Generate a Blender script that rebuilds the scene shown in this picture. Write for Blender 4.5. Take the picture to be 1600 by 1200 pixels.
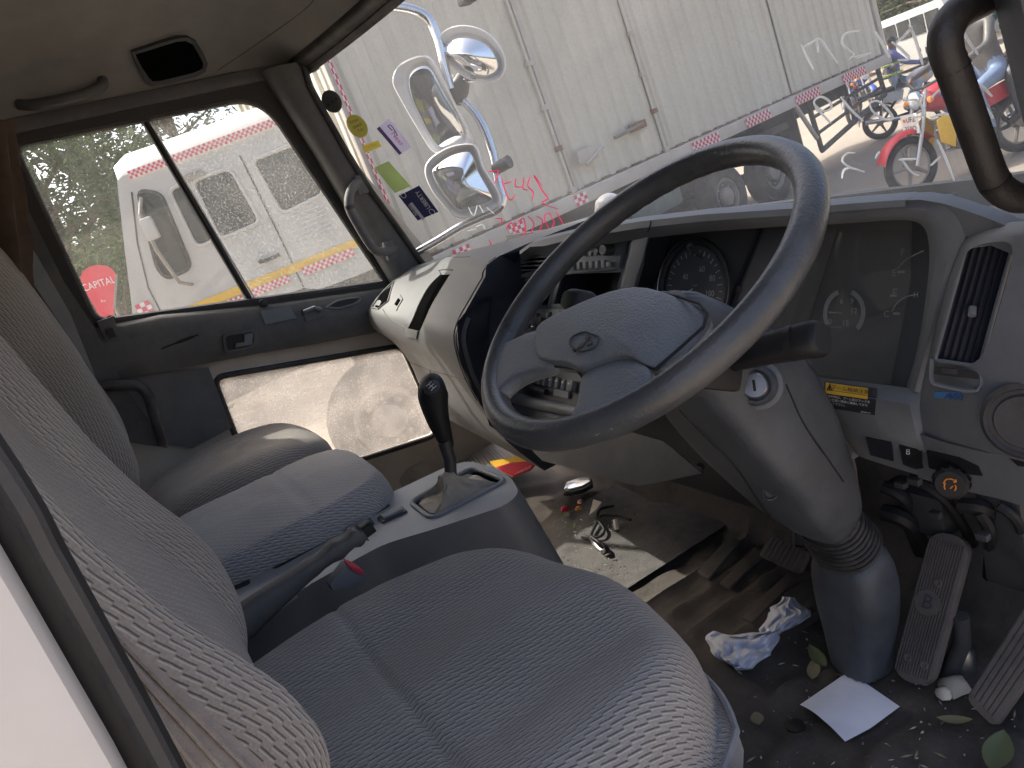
import bpy, bmesh, math, random
from mathutils import Vector, Matrix, Quaternion
from mathutils.geometry import tessellate_polygon
random.seed(7)
for _o in list(bpy.data.objects): bpy.data.objects.remove(_o)
scene = bpy.context.scene
col = scene.collection
V = Vector
R = math.radians

# ------------------------------------------------------------------ camera, sky, sun, exposure
# cab frame: x forward, y left, z up, origin on the cab floor below the camera
F_PX = 1202.0
def _frame(lv=(105, 450), p=(200, 190), s=-0.22):
    lx, ly = lv[0]-800, lv[1]-600
    c = s*(800-p[0])-600+p[1]
    fx = -(F_PX*F_PX+ly*c)/(lx+ly*s); fy = s*fx+c
    L = V((lx, ly, F_PX)).normalized(); F = V((fx, fy, F_PX)).normalized()
    D = F.cross(L)
    if D.y < 0: D = -D
    return F, L, D
AF, AL, AD = _frame()
CAM = V((0, 0, .9))
DOWN = V((0.0636, -0.0572, -0.9963)).normalized()          # the truck stands on a slope of about 5 degrees
TILT = DOWN.rotation_difference(V((0, 0, -1))).to_matrix()   # cab frame -> level world
TILT4 = TILT.to_4x4()
cam_d = bpy.data.cameras.new('camera'); cam = bpy.data.objects.new('camera', cam_d); col.objects.link(cam)
cam_d.sensor_width = 36; cam_d.lens = 36*F_PX/1600; cam_d.clip_start = .02; cam_d.clip_end = 3000
_m = Matrix(((AF[0], -AF[1], -AF[2]), (AL[0], -AL[1], -AL[2]), (-AD[0], AD[1], AD[2])))
cam.matrix_world = TILT4 @ (Matrix.Translation(CAM) @ _m.to_4x4())
scene.camera = cam

SUN_DIR = V((-.40, .62, .95)).normalized()                   # towards the sun, level world
world = bpy.data.worlds.new('World'); scene.world = world; world.use_nodes = True
_n = world.node_tree.nodes; _l = world.node_tree.links
_bg = _n['Background']; _sky = _n.new('ShaderNodeTexSky'); _sky.sky_type = 'NISHITA'; _sky.sun_disc = False
_sky.sun_elevation = math.asin(SUN_DIR.z); _sky.sun_rotation = math.atan2(SUN_DIR.x, SUN_DIR.y)
_sky.air_density = .6; _sky.dust_density = 7.0; _sky.ozone_density = .2
_l.new(_sky.outputs[0], _bg.inputs[0]); _bg.inputs[1].default_value = .15
sun_d = bpy.data.lights.new('sun', 'SUN'); sun = bpy.data.objects.new('sun', sun_d); col.objects.link(sun)
sun_d.energy = 2.2; sun_d.angle = R(.6); sun_d.color = (1, .96, .90)
sun.rotation_euler = SUN_DIR.to_track_quat('Z', 'Y').to_euler()
scene.view_settings.view_transform = 'Standard'; scene.view_settings.look = 'None'
scene.view_settings.gamma = 1; scene.view_settings.exposure = 1.7
scene.view_settings.use_curve_mapping = False
scene.render.engine = 'CYCLES'
scene.cycles.max_bounces = 10; scene.cycles.diffuse_bounces = 5; scene.cycles.transparent_max_bounces = 24

# ------------------------------------------------------------------ survey helpers: sight lines of the photograph meeting real planes
def ray(px, py):
    d = V((px-800, py-600, F_PX))
    return V((d.dot(AF), d.dot(AL), -d.dot(AD)))/F_PX
def AX(px, py, x): r = ray(px, py); return CAM+r*((x-CAM.x)/r.x)
def AY(px, py, y): r = ray(px, py); return CAM+r*((y-CAM.y)/r.y)
def AZ(px, py, z): r = ray(px, py); return CAM+r*((z-CAM.z)/r.z)
def AD_(px, py, d): return CAM+ray(px, py)*d
CAMW = TILT @ CAM
GROUND = CAMW.z-1.95
def rayw(px, py): return TILT @ ray(px, py)
def GD(px, py, d): return CAMW+rayw(px, py)*d
def GZ(px, py, z): r = rayw(px, py); return CAMW+r*((z-CAMW.z)/r.z)

# ------------------------------------------------------------------ mesh builder
class MB:
    def __init__(s): s.v = []; s.f = []; s.m = []; s.uv = {}
    def add(s, vs, fs, mi=0):
        o = len(s.v); s.v += [V(p) for p in vs]
        for f in fs: s.f.append([i+o for i in f]); s.m.append(mi)
        return o
    def box(s, c, size, rot=None, mi=0):
        hx, hy, hz = size[0]/2, size[1]/2, size[2]/2
        vs = [V((a*hx, b*hy, d*hz)) for d in (-1, 1) for b in (-1, 1) for a in (-1, 1)]
        if rot is not None: vs = [rot @ p for p in vs]
        c = V(c)
        s.add([p+c for p in vs], [(0, 2, 3, 1), (4, 5, 7, 6), (0, 1, 5, 4), (2, 6, 7, 3), (0, 4, 6, 2), (1, 3, 7, 5)], mi); return s
    def obox(s, c, ex, ey, ez, size, mi=0):                      # box on three given axes
        m = Matrix((V(ex).normalized(), V(ey).normalized(), V(ez).normalized())).transposed()
        return s.box(c, size, m, mi)
    def tube(s, path, r, n=10, caps=True, mi=0, closed=False):
        path = [V(p) for p in path]; k = len(path)
        rs = r if isinstance(r, (list, tuple)) else [r]*k
        def tan(i):
            if closed: return (path[(i+1) % k]-path[i-1]).normalized()
            return (path[min(i+1, k-1)]-path[max(i-1, 0)]).normalized()
        t = tan(0); a = t.orthogonal().normalized(); vs = []
        for i in range(k):
            t2 = tan(i)
            a = (t.rotation_difference(t2) @ a); a = (a-t2*a.dot(t2)).normalized(); t = t2
            b = t.cross(a)
            for j in range(n):
                w = 2*math.pi*j/n; vs.append(path[i]+(a*math.cos(w)+b*math.sin(w))*rs[i])
        fs = []
        for i in range(k if closed else k-1):
            i2 = (i+1) % k
            for j in range(n):
                j2 = (j+1) % n; fs.append((i*n+j, i*n+j2, i2*n+j2, i2*n+j))
        if caps and not closed: fs.append(tuple(reversed(range(n)))); fs.append(tuple(range((k-1)*n, k*n)))
        s.add(vs, fs, mi); return s
    def loft(s, rings, closed=True, caps=True, mi=0):             # rings of equal length
        n = len(rings[0]); vs = [p for r_ in rings for p in r_]; fs = []
        for i in range(len(rings)-1):
            for j in range(n if closed else n-1):
                j2 = (j+1) % n; fs.append((i*n+j, i*n+j2, (i+1)*n+j2, (i+1)*n+j))
        if caps and closed: fs.append(tuple(reversed(range(n)))); fs.append(tuple(range((len(rings)-1)*n, len(rings)*n)))
        s.add(vs, fs, mi); return s
    def prism(s, poly, d, mi=0):                                  # polygon swept by vector d
        d = V(d); n = len(poly); vs = [V(p) for p in poly]+[V(p)+d for p in poly]
        fs = [tuple(reversed(range(n))), tuple(range(n, 2*n))]+[(i, (i+1) % n, n+(i+1) % n, n+i) for i in range(n)]
        s.add(vs, fs, mi); return s
    def plate(s, outer, holes, d, mi=0):                          # polygon with holes, swept by d
        d = V(d); loops = [[V(p) for p in outer]]+[[V(p) for p in h] for h in holes]
        tris = tessellate_polygon(loops); flat = [p for l in loops for p in l]; n = len(flat)
        fs = [tuple(t) for t in tris]+[tuple(reversed([i+n for i in t])) for t in tris]; b = 0
        for l in loops:
            k = len(l); fs += [(b+i, b+(i+1) % k, n+b+(i+1) % k, n+b+i) for i in range(k)]; b += k
        s.add(flat+[p+d for p in flat], fs, mi); return s
    def lathe(s, o, ax, prof, n=20, mi=0, arc=2*math.pi):         # prof: (radius, height along ax)
        o = V(o); ax = V(ax).normalized(); a = ax.orthogonal().normalized(); b = ax.cross(a)
        rings = [[o+ax*h+(a*math.cos(2*math.pi*j/n)+b*math.sin(2*math.pi*j/n))*max(r_, 1e-5) for j in range(n)] for r_, h in prof]
        return s.loft(rings, True, True, mi)
    def grid(s, fn, nu, nv, mi=0, uvfn=None):
        o = s.add([fn(i/nu, j/nv) for j in range(nv+1) for i in range(nu+1)],
                  [(j*(nu+1)+i, j*(nu+1)+i+1, (j+1)*(nu+1)+i+1, (j+1)*(nu+1)+i) for j in range(nv) for i in range(nu)], mi)
        if uvfn:
            for j in range(nv+1):
                for i in range(nu+1): s.uv[o+j*(nu+1)+i] = uvfn(i/nu, j/nv)
        return s
    def build(s, name, mat, parent=None, smooth=40, bevel=0, seg=2, base=None, fix=True, sub=0):
        me = bpy.data.meshes.new(name)
        off = ORG[parent.name] if parent is not None else V(base if base is not None else (0, 0, 0))
        me.from_pydata([p-off for p in s.v], [], s.f)
        for m in (mat if isinstance(mat, (list, tuple)) else [mat]): me.materials.append(M[m])
        me.polygons.foreach_set('material_index', s.m)
        if s.uv:
            ul = me.uv_layers.new(name='UVMap')
            for lp in me.loops: ul.data[lp.index].uv = s.uv.get(lp.vertex_index, (0, 0))
        bm = bmesh.new(); bm.from_mesh(me)
        if fix: bmesh.ops.recalc_face_normals(bm, faces=bm.faces)
        if bevel:
            bm.normal_update()
            es = [e for e in bm.edges if len(e.link_faces) == 2 and e.calc_face_angle(0) > R(28)]
            bmesh.ops.bevel(bm, geom=es, offset=bevel, segments=seg, affect='EDGES', clamp_overlap=True, profile=.6)
        if smooth:
            for f in bm.faces: f.smooth = True
        bm.to_mesh(me); bm.free()
        if smooth: me.set_sharp_from_angle(angle=R(smooth))
        o = bpy.data.objects.new(name, me); col.objects.link(o)
        if parent is not None: o.parent = parent; ORG[o.name] = off
        else: o.location = off; ORG[o.name] = off
        if sub:
            md = o.modifiers.new('s', 'SUBSURF'); md.levels = sub; md.render_levels = sub
        return o
ORG = {}; CABTHINGS = []
def tag(o, label=None, cat=None, group=None, kind=None, cab=True):
    if label: o['label'] = label
    if cat: o['category'] = cat
    if group: o['group'] = group
    if kind: o['kind'] = kind
    if o.parent is None and cab: CABTHINGS.append(o)
    return o
def thing(name, label, cat, base, group=None, cab=True):
    o = bpy.data.objects.new(name, None); col.objects.link(o); o.location = V(base); ORG[o.name] = V(base)
    o.empty_display_size = .05
    return tag(o, label, cat, group, None, cab)
def copy_tree(o, parent=None):
    c = o.copy(); col.objects.link(c); c.parent = parent; ORG[c.name] = ORG[o.name]
    for ch in o.children: copy_tree(ch, c)
    return c
def spline(pts, n=6, closed=False):                               # Catmull-Rom
    pts = [V(p) for p in pts]; k = len(pts); out = []
    for i in range(k if closed else k-1):
        if closed: a, b, c, d = pts[i-1], pts[i], pts[(i+1) % k], pts[(i+2) % k]
        else: a, b, c, d = pts[max(i-1, 0)], pts[i], pts[i+1], pts[min(i+2, k-1)]
        for j in range(n):
            t = j/n; out.append(.5*((2*b)+(c-a)*t+(2*a-5*b+4*c-d)*t*t+(3*b-a-3*c+d)*t**3))
    if not closed: out.append(pts[-1])
    return out
def rounded(poly, r, n=5):                                        # round the corners of a 3D polygon
    out = []; k = len(poly); poly = [V(p) for p in poly]
    for i in range(k):
        a, b, c = poly[i-1], poly[i], poly[(i+1) % k]
        ri = r[i] if isinstance(r, (list, tuple)) else r
        da = (a-b); dc = (c-b); q = min(ri, da.length*.49, dc.length*.49)
        p0 = b+da.normalized()*q; p1 = b+dc.normalized()*q
        for j in range(n+1):
            t = j/n; out.append(p0*(1-t)**2+b*2*t*(1-t)+p1*t*t)
    return out
def text_mesh(txt, size):
    """Outline text as triangles in the xy plane, centred."""
    cu = bpy.data.curves.new('t', 'FONT'); cu.body = txt; cu.size = size; cu.align_x = 'CENTER'; cu.align_y = 'CENTER'
    cu.resolution_u = 2
    ob = bpy.data.objects.new('t', cu); col.objects.link(ob)
    dg = bpy.context.evaluated_depsgraph_get(); me = bpy.data.meshes.new_from_object(ob.evaluated_get(dg))
    vs = [v.co.copy() for v in me.vertices]; fs = [tuple(p.vertices) for p in me.polygons]
    bpy.data.objects.remove(ob); bpy.data.curves.remove(cu); bpy.data.meshes.remove(me)
    return vs, fs
def put_text(mb, txt, size, o, ex, ey, mi=0, sx=1.0, shear=0.0):
    vs, fs = text_mesh(txt, size); o = V(o); ex = V(ex).normalized(); ey = V(ey).normalized()
    mb.add([o+ex*(p.x*sx+shear*p.y)+ey*p.y for p in vs], fs, mi); return mb

# ------------------------------------------------------------------ materials
M = {}
def nodes(name):
    m = bpy.data.materials.new(name); m.use_nodes = True; M[name] = m
    nt = m.node_tree; return m, nt, nt.nodes['Principled BSDF'], nt.nodes, nt.links
def setp(b, **k):
    for a, v in k.items():
        n = {'rough': 'Roughness', 'metal': 'Metallic', 'spec': 'Specular IOR Level', 'coat': 'Coat Weight', 'sheen': 'Sheen Weight',
             'col': 'Base Color', 'alpha': 'Alpha', 'trans': 'Transmission Weight'}[a]
        b.inputs[n].default_value = (*v, 1) if a == 'col' else v
def ramp(N, stops):
    r = N.new('ShaderNodeValToRGB'); e = r.color_ramp.elements
    while len(e) < len(stops): e.new(.5)
    for i, (p, c) in enumerate(stops): e[i].position = p; e[i].color = (*c, 1) if len(c) == 3 else c
    return r
def mat(name, c, c2=None, rough=.5, metal=0, scale=20, detail=6, bump=0, bscale=200, spec=.5, dust=0, dustc=(.36, .31, .25), coat=0, sheen=0, rvar=.12, stretch=None):
    """Two-tone noise colour, fine bump, and dust that settles on upward faces of a real surface."""
    m, nt, b, N, L = nodes(name); c2 = c2 or tuple(x*.8 for x in c)
    setp(b, rough=rough, metal=metal, spec=spec, coat=coat, sheen=sheen)
    tc = N.new('ShaderNodeTexCoord'); mp = N.new('ShaderNodeMapping'); L.new(tc.outputs['Object'], mp.inputs[0])
    if stretch: mp.inputs['Scale'].default_value = stretch
    n1 = N.new('ShaderNodeTexNoise'); n1.inputs['Scale'].default_value = scale; n1.inputs['Detail'].default_value = detail; n1.inputs['Roughness'].default_value = .62
    L.new(mp.outputs[0], n1.inputs[0])
    r = ramp(N, [(.32, c2), (.66, c)]); L.new(n1.outputs[0], r.inputs[0]); src = r.outputs[0]
    if dust:
        n2 = N.new('ShaderNodeTexNoise'); n2.inputs['Scale'].default_value = scale*.35; n2.inputs['Detail'].default_value = 9; n2.inputs['Roughness'].default_value = .75
        L.new(mp.outputs[0], n2.inputs[0])
        mr = N.new('ShaderNodeMapRange'); mr.inputs[1].default_value = .42; mr.inputs[2].default_value = .75; mr.inputs[3].default_value = 0; mr.inputs[4].default_value = dust
        L.new(n2.outputs[0], mr.inputs[0])
        mx = N.new('ShaderNodeMix'); mx.data_type = 'RGBA'; L.new(mr.outputs[0], mx.inputs[0]); L.new(src, mx.inputs[6]); mx.inputs[7].default_value = (*dustc, 1); src = mx.outputs[2]
    L.new(src, b.inputs['Base Color'])
    rr = N.new('ShaderNodeMapRange'); rr.inputs[3].default_value = max(rough-rvar, .02); rr.inputs[4].default_value = min(rough+rvar, 1)
    L.new(n1.outputs[0], rr.inputs[0]); L.new(rr.outputs[0], b.inputs['Roughness'])
    if bump:
        n3 = N.new('ShaderNodeTexNoise'); n3.inputs['Scale'].default_value = bscale; n3.inputs['Detail'].default_value = 4; L.new(mp.outputs[0], n3.inputs[0])
        bp = N.new('ShaderNodeBump'); bp.inputs['Strength'].default_value = bump; bp.inputs['Distance'].default_value = .002
        L.new(n3.outputs[0], bp.inputs['Height']); L.new(bp.outputs[0], b.inputs['Normal'])
    return m
def glass(name, tint=(.95, .97, .96), dirt=.1, dirtc=(.62, .6, .55), scale=8, gloss=.06, speck=0, streak=None):
    """Thin pane: clear film with a faint mirror and a coat of dust that scatters light."""
    m, nt, b, N, L = nodes(name); N.remove(b); out = N['Material Output']
    tr = N.new('ShaderNodeBsdfTransparent'); tr.inputs[0].default_value = (*tint, 1)
    gl = N.new('ShaderNodeBsdfGlossy'); gl.inputs['Roughness'].default_value = .03
    lw = N.new('ShaderNodeLayerWeight'); lw.inputs[0].default_value = .5                       # Schlick reflectance of a thin pane
    pw = N.new('ShaderNodeMath'); pw.operation = 'POWER'; pw.inputs[1].default_value = 5; L.new(lw.outputs['Facing'], pw.inputs[0])
    fx = N.new('ShaderNodeMath'); fx.operation = 'MULTIPLY_ADD'; fx.inputs[1].default_value = .5; fx.inputs[2].default_value = gloss; fx.use_clamp = True; L.new(pw.outputs[0], fx.inputs[0])
    m1 = N.new('ShaderNodeMixShader'); L.new(fx.outputs[0], m1.inputs[0]); L.new(tr.outputs[0], m1.inputs[1]); L.new(gl.outputs[0], m1.inputs[2])
    df = N.new('ShaderNodeBsdfDiffuse'); df.inputs[0].default_value = (*dirtc, 1); tl = N.new('ShaderNodeBsdfTranslucent'); tl.inputs[0].default_value = (*dirtc, 1)
    m2 = N.new('ShaderNodeMixShader'); m2.inputs[0].default_value = .6; L.new(df.outputs[0], m2.inputs[1]); L.new(tl.outputs[0], m2.inputs[2])
    tc = N.new('ShaderNodeTexCoord'); mp = N.new('ShaderNodeMapping'); L.new(tc.outputs['Object'], mp.inputs[0])
    if streak: mp.inputs['Scale'].default_value = streak
    n1 = N.new('ShaderNodeTexNoise'); n1.inputs['Scale'].default_value = scale; n1.inputs['Detail'].default_value = 8; n1.inputs['Roughness'].default_value = .7; L.new(mp.outputs[0], n1.inputs[0])
    mr = N.new('ShaderNodeMapRange'); mr.inputs[1].default_value = .35; mr.inputs[2].default_value = .7; mr.inputs[3].default_value = dirt*.5; mr.inputs[4].default_value = dirt*1.4
    L.new(n1.outputs[0], mr.inputs[0]); fac = mr.outputs[0]
    if speck:
        n2 = N.new('ShaderNodeTexNoise'); n2.inputs['Scale'].default_value = 210; n2.inputs['Detail'].default_value = 3; n2.inputs['Roughness'].default_value = .7; L.new(tc.outputs['Object'], n2.inputs[0])
        m3 = N.new('ShaderNodeMapRange'); m3.inputs[1].default_value = .54; m3.inputs[2].default_value = .68; m3.inputs[3].default_value = 0; m3.inputs[4].default_value = speck; L.new(n2.outputs[0], m3.inputs[0])
        ad = N.new('ShaderNodeMath'); ad.operation = 'ADD'; ad.use_clamp = True; L.new(fac, ad.inputs[0]); L.new(m3.outputs[0], ad.inputs[1]); fac = ad.outputs[0]
    m4 = N.new('ShaderNodeMixShader'); L.new(fac, m4.inputs[0]); L.new(m1.outputs[0], m4.inputs[1]); L.new(m2.outputs[0], m4.inputs[2])
    L.new(m4.outputs[0], out.inputs[0]); return m
def fabric(name, c1, c2, w=.016, h=.0066, slant=.9, base=(.2, .2, .2), depth=.0009):
    """Woven seat cloth: broken light ribs with a dark edge running along the seat, on a mottled ground."""
    m, nt, b, N, L = nodes(name); setp(b, rough=.95, spec=.12, sheen=.2)
    uv = N.new('ShaderNodeUVMap'); sp = N.new('ShaderNodeSeparateXYZ')
    nz = N.new('ShaderNodeTexNoise'); nz.inputs['Scale'].default_value = 45; nz.inputs['Detail'].default_value = 3; L.new(uv.outputs[0], nz.inputs[0])
    va = N.new('ShaderNodeVectorMath'); va.operation = 'MULTIPLY_ADD'; va.inputs[1].default_value = (.002, .006, 0); L.new(nz.outputs['Color'], va.inputs[0]); L.new(uv.outputs[0], va.inputs[2])
    L.new(va.outputs[0], sp.inputs[0])
    def mth(op, a, bb=None, clamp=False):
        n = N.new('ShaderNodeMath'); n.operation = op; n.use_clamp = clamp
        for i, q in enumerate((a, bb)):
            if q is None: continue
            if isinstance(q, (int, float)): n.inputs[i].default_value = q
            else: L.new(q, n.inputs[i])
        return n.outputs[0]
    u, v = sp.outputs[0], sp.outputs[1]
    cu = mth('DIVIDE', u, h); cf = mth('FLOOR', cu)
    cv = mth('ADD', mth('DIVIDE', v, w), mth('MULTIPLY', cf, .44)); fv = mth('FRACT', cv)             # each column of ribs starts at its own height
    fu = mth('ADD', mth('FRACT', cu), mth('MULTIPLY', mth('SUBTRACT', fv, .5), slant*.45))
    def peak(c, wd): return mth('SUBTRACT', 1, mth('DIVIDE', mth('ABSOLUTE', mth('SUBTRACT', fu, c)), wd), True)
    end = mth('MULTIPLY', mth('MULTIPLY', fv, mth('SUBTRACT', 1, fv)), 14, True)
    li = mth('MULTIPLY', peak(.36, .15), end); dk = mth('MULTIPLY', peak(.62, .14), end)
    n2 = N.new('ShaderNodeTexNoise'); n2.inputs['Scale'].default_value = 420; n2.inputs['Detail'].default_value = 3; L.new(uv.outputs[0], n2.inputs[0])
    n3 = N.new('ShaderNodeTexNoise'); n3.inputs['Scale'].default_value = 5; n3.inputs['Detail'].default_value = 6; L.new(uv.outputs[0], n3.inputs[0])
    lev = mth('ADD', mth('SUBTRACT', mth('MULTIPLY', li, .55), mth('MULTIPLY', dk, .5)), mth('MULTIPLY', mth('SUBTRACT', n2.outputs[0], .5), .45))
    lev = mth('ADD', mth('ADD', lev, .46), mth('MULTIPLY', mth('SUBTRACT', n3.outputs[0], .5), .55))
    r = ramp(N, [(.02, c2), (.46, base), (.92, c1)]); L.new(lev, r.inputs[0]); L.new(r.outputs[0], b.inputs['Base Color'])
    hh = mth('ADD', mth('SUBTRACT', li, dk), mth('MULTIPLY', n2.outputs[0], .6))
    bp = N.new('ShaderNodeBump'); bp.inputs['Strength'].default_value = .8; bp.inputs['Distance'].default_value = depth
    L.new(hh, bp.inputs['Height']); L.new(bp.outputs[0], b.inputs['Normal']); return m
def flat(name, c, rough=.6, metal=0, spec=.5): return mat(name, c, tuple(x*.88 for x in c), rough=rough, metal=metal, scale=30, spec=spec)
def emit(name, c, s):
    m, nt, b, N, L = nodes(name); setp(b, col=(0, 0, 0)); b.inputs['Emission Color'].default_value = (*c, 1); b.inputs['Emission Strength'].default_value = s; return m

mat('plastic', (.225, .24, .252), (.18, .192, .202), rough=.52, scale=9, bump=.25, bscale=700, dust=.3, dustc=(.31, .30, .28))
mat('void', (.006, .006, .006), (.004, .004, .004), rough=1, spec=0)
mat('plastic_dusty', (.125, .127, .128), (.10, .102, .103), rough=.6, scale=7, bump=.25, bscale=700, dust=.45, dustc=(.17, .165, .157))
mat('plastic_mid', (.145, .156, .168), (.105, .113, .122), rough=.5, scale=9, bump=.25, bscale=700, dust=.25, dustc=(.24, .235, .225))
mat('plastic_dark', (.045, .046, .05), (.03, .031, .034), rough=.5, scale=14, bump=.2, bscale=600, dust=.15)
mat('trim_dark', (.078, .08, .082), (.054, .055, .057), rough=.62, scale=9, bump=.3, bscale=500, dust=.3)
mat('grip_dark', (.035, .031, .028), (.02, .018, .017), rough=.5, scale=20, bump=.3, bscale=300, dust=.35, dustc=(.10, .085, .07))
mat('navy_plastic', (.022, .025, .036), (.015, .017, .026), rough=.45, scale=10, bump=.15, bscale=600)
mat('black', (.012, .012, .013), (.008, .008, .008), rough=.6, scale=20)
mat('rubber', (.02, .02, .021), (.012, .012, .012), rough=.55, scale=30, dust=.25)
mat('wheel_leather', (.07, .074, .076), (.045, .048, .05), rough=.31, scale=16, bump=.35, bscale=260, dust=.12, rvar=.1)
mat('wheel_grey', (.20, .213, .218), (.155, .166, .17), rough=.42, scale=14, bump=.7, bscale=330, dust=.12)
mat('column_grey', (.080, .087, .098), (.045, .049, .056), rough=.47, scale=11, detail=9, bump=.25, bscale=400, dust=.3, dustc=(.19, .19, .185))
mat('beige_paint', (.50, .455, .385), (.40, .36, .30), rough=.45, scale=7, dust=.5, dustc=(.3, .25, .19))
mat('white_body', (.72, .69, .65), (.64, .61, .57), rough=.3, scale=5, dust=.2, coat=.3)
mat('headliner', (.25, .24, .228), (.205, .197, .187), rough=.9, scale=12, bump=.5, bscale=500, spec=.2, dust=.3, dustc=(.27, .22, .17))
mat('pillar', (.108, .111, .113), (.08, .082, .084), rough=.6, scale=8, bump=.3, bscale=500, dust=.3)
mat('floor_dirt', (.075, .064, .054), (.022, .020, .019), rough=.8, scale=7, detail=10, bump=.8, bscale=120, dust=.75, dustc=(.15, .12, .095), rvar=.2)
mat('carpet', (.12, .112, .104), (.07, .066, .062), rough=.95, scale=40, detail=10, bump=1, bscale=350, dust=.5, dustc=(.19, .172, .155))
mat('tan_boot', (.45, .41, .34), (.28, .25, .20), rough=.75, scale=25, bump=.7, bscale=150, dust=.5)
mat('pedal_rubber', (.12, .105, .092), (.075, .066, .058), rough=.8, scale=22, bump=.4, bscale=250, dust=.5, dustc=(.19, .16, .135))
mat('steel', (.5, .5, .5), (.36, .36, .36), rough=.35, metal=1, scale=30)
mat('chrome', (.75, .75, .76), (.62, .62, .63), rough=.12, metal=1, scale=12, rvar=.08)
mat('mirror_glass', (.9, .91, .92), (.86, .87, .88), rough=.03, metal=1, scale=6, rvar=.02)
mat('mirror_shell', (.8, .79, .77), (.7, .69, .67), rough=.35, scale=8, dust=.3)
mat('paper', (.78, .79, .86), (.72, .73, .80), rough=.8, scale=12, bump=.2, bscale=90)
mat('belt', (.27, .245, .225), (.20, .18, .165), rough=.9, scale=60, bump=.6, bscale=900)
mat('curtain', (.085, .055, .04), (.05, .033, .024), rough=.95, scale=18, bump=.5, bscale=400)
fabric('seat_cloth', (.46, .43, .395), (.075, .07, .066), base=(.285, .257, .225), w=.0155, h=.0064)
fabric('seat_cloth_skylit', (.62, .61, .60), (.14, .14, .145), w=.014, h=.0075, slant=1.5, base=(.38, .36, .34))  # paler copy of the seat cloth, skylight on the middle seat worked into its tones
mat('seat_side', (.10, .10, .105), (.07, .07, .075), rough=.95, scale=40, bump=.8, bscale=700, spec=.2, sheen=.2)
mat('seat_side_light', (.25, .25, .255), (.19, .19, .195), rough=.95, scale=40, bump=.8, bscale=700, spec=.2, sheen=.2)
glass('windshield_glass', (.95, .97, .95), .15, (.68, .67, .63), 5, .03, .06)
glass('door_glass', (.93, .95, .94), .06, (.62, .62, .6), 6, .03, .28)
glass('door_glass_clear', (.95, .96, .95), .035, (.6, .62, .6), 5, .03, .06, streak=(3, 1, .25))
glass('lower_glass', (.93, .92, .9), .24, (.6, .57, .53), 9, .03, .2)
glass('mud_film', (.9, .85, .8), .13, (.42, .22, .18), 30, .02, .25)
glass('gauge_lens', (.85, .87, .88), .17, (.5, .5, .49), 9, .10, .05)
for n_, c_ in dict(red=(.55, .03, .06), red_dark=(.32, .015, .03), yellow=(.75, .45, .03), orange=(.8, .25, .02), white=(.8, .8, .78), white_ink=(.62, .62, .6), grey_ink=(.6, .6, .6),
                   amber=(.8, .42, .05), green=(.28, .38, .1), navy=(.02, .025, .12), purple=(.12, .06, .25), lilac=(.62, .58, .7), olive=(.32, .29, .03), blue_tape=(.02, .09, .2),
                   tape_white=(.82, .76, .74), tape_red=(.62, .05, .09), flag_red=(.75, .02, .045), grey_disc=(.13, .13, .13), dial=(.085, .087, .09), dial_face=(.15, .152, .155), dial_ink=(.7, .7, .68),
                   leaf_pale=(.115, .135, .065), leaf_dry=(.22, .19, .11), pinkish=(.6, .3, .25), magenta=(.6, .05, .25), label_yellow=(.72, .42, .03), label_navy=(.02, .022, .03), cream=(.7, .62, .5)).items(): flat(n_, c_)

def ink(name, c):
    m, nt, b, N, L = nodes(name); N.remove(b)
    df = N.new('ShaderNodeBsdfDiffuse'); tl = N.new('ShaderNodeBsdfTranslucent'); mx = N.new('ShaderNodeMixShader'); mx.inputs[0].default_value = .6
    for q in (df, tl): q.inputs[0].default_value = (*c, 1)
    tr = N.new('ShaderNodeBsdfTransparent'); m2 = N.new('ShaderNodeMixShader'); m2.inputs[0].default_value = .25
    L.new(df.outputs[0], mx.inputs[1]); L.new(tl.outputs[0], mx.inputs[2]); L.new(mx.outputs[0], m2.inputs[1]); L.new(tr.outputs[0], m2.inputs[2]); L.new(m2.outputs[0], N['Material Output'].inputs[0])
ink('marker_white', (.88, .88, .86)); ink('marker_red', (.85, .08, .22))
ink('sticker_olive', (.40, .36, .04)); ink('sticker_yellow', (.66, .56, .08)); ink('sticker_green', (.38, .47, .18)); ink('sticker_lilac', (.66, .62, .74))
mat('console_skylit', (.34, .35, .36), (.28, .288, .296), rough=.48, scale=9, bump=.25, bscale=700, dust=.3, dustc=(.36, .34, .31))  # paler console plastic, skylight on the top put into the colour
mat('frame_black', (.022, .021, .02), (.014, .0135, .013), rough=.6, scale=20, dust=.15, dustc=(.08, .07, .06))
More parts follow.
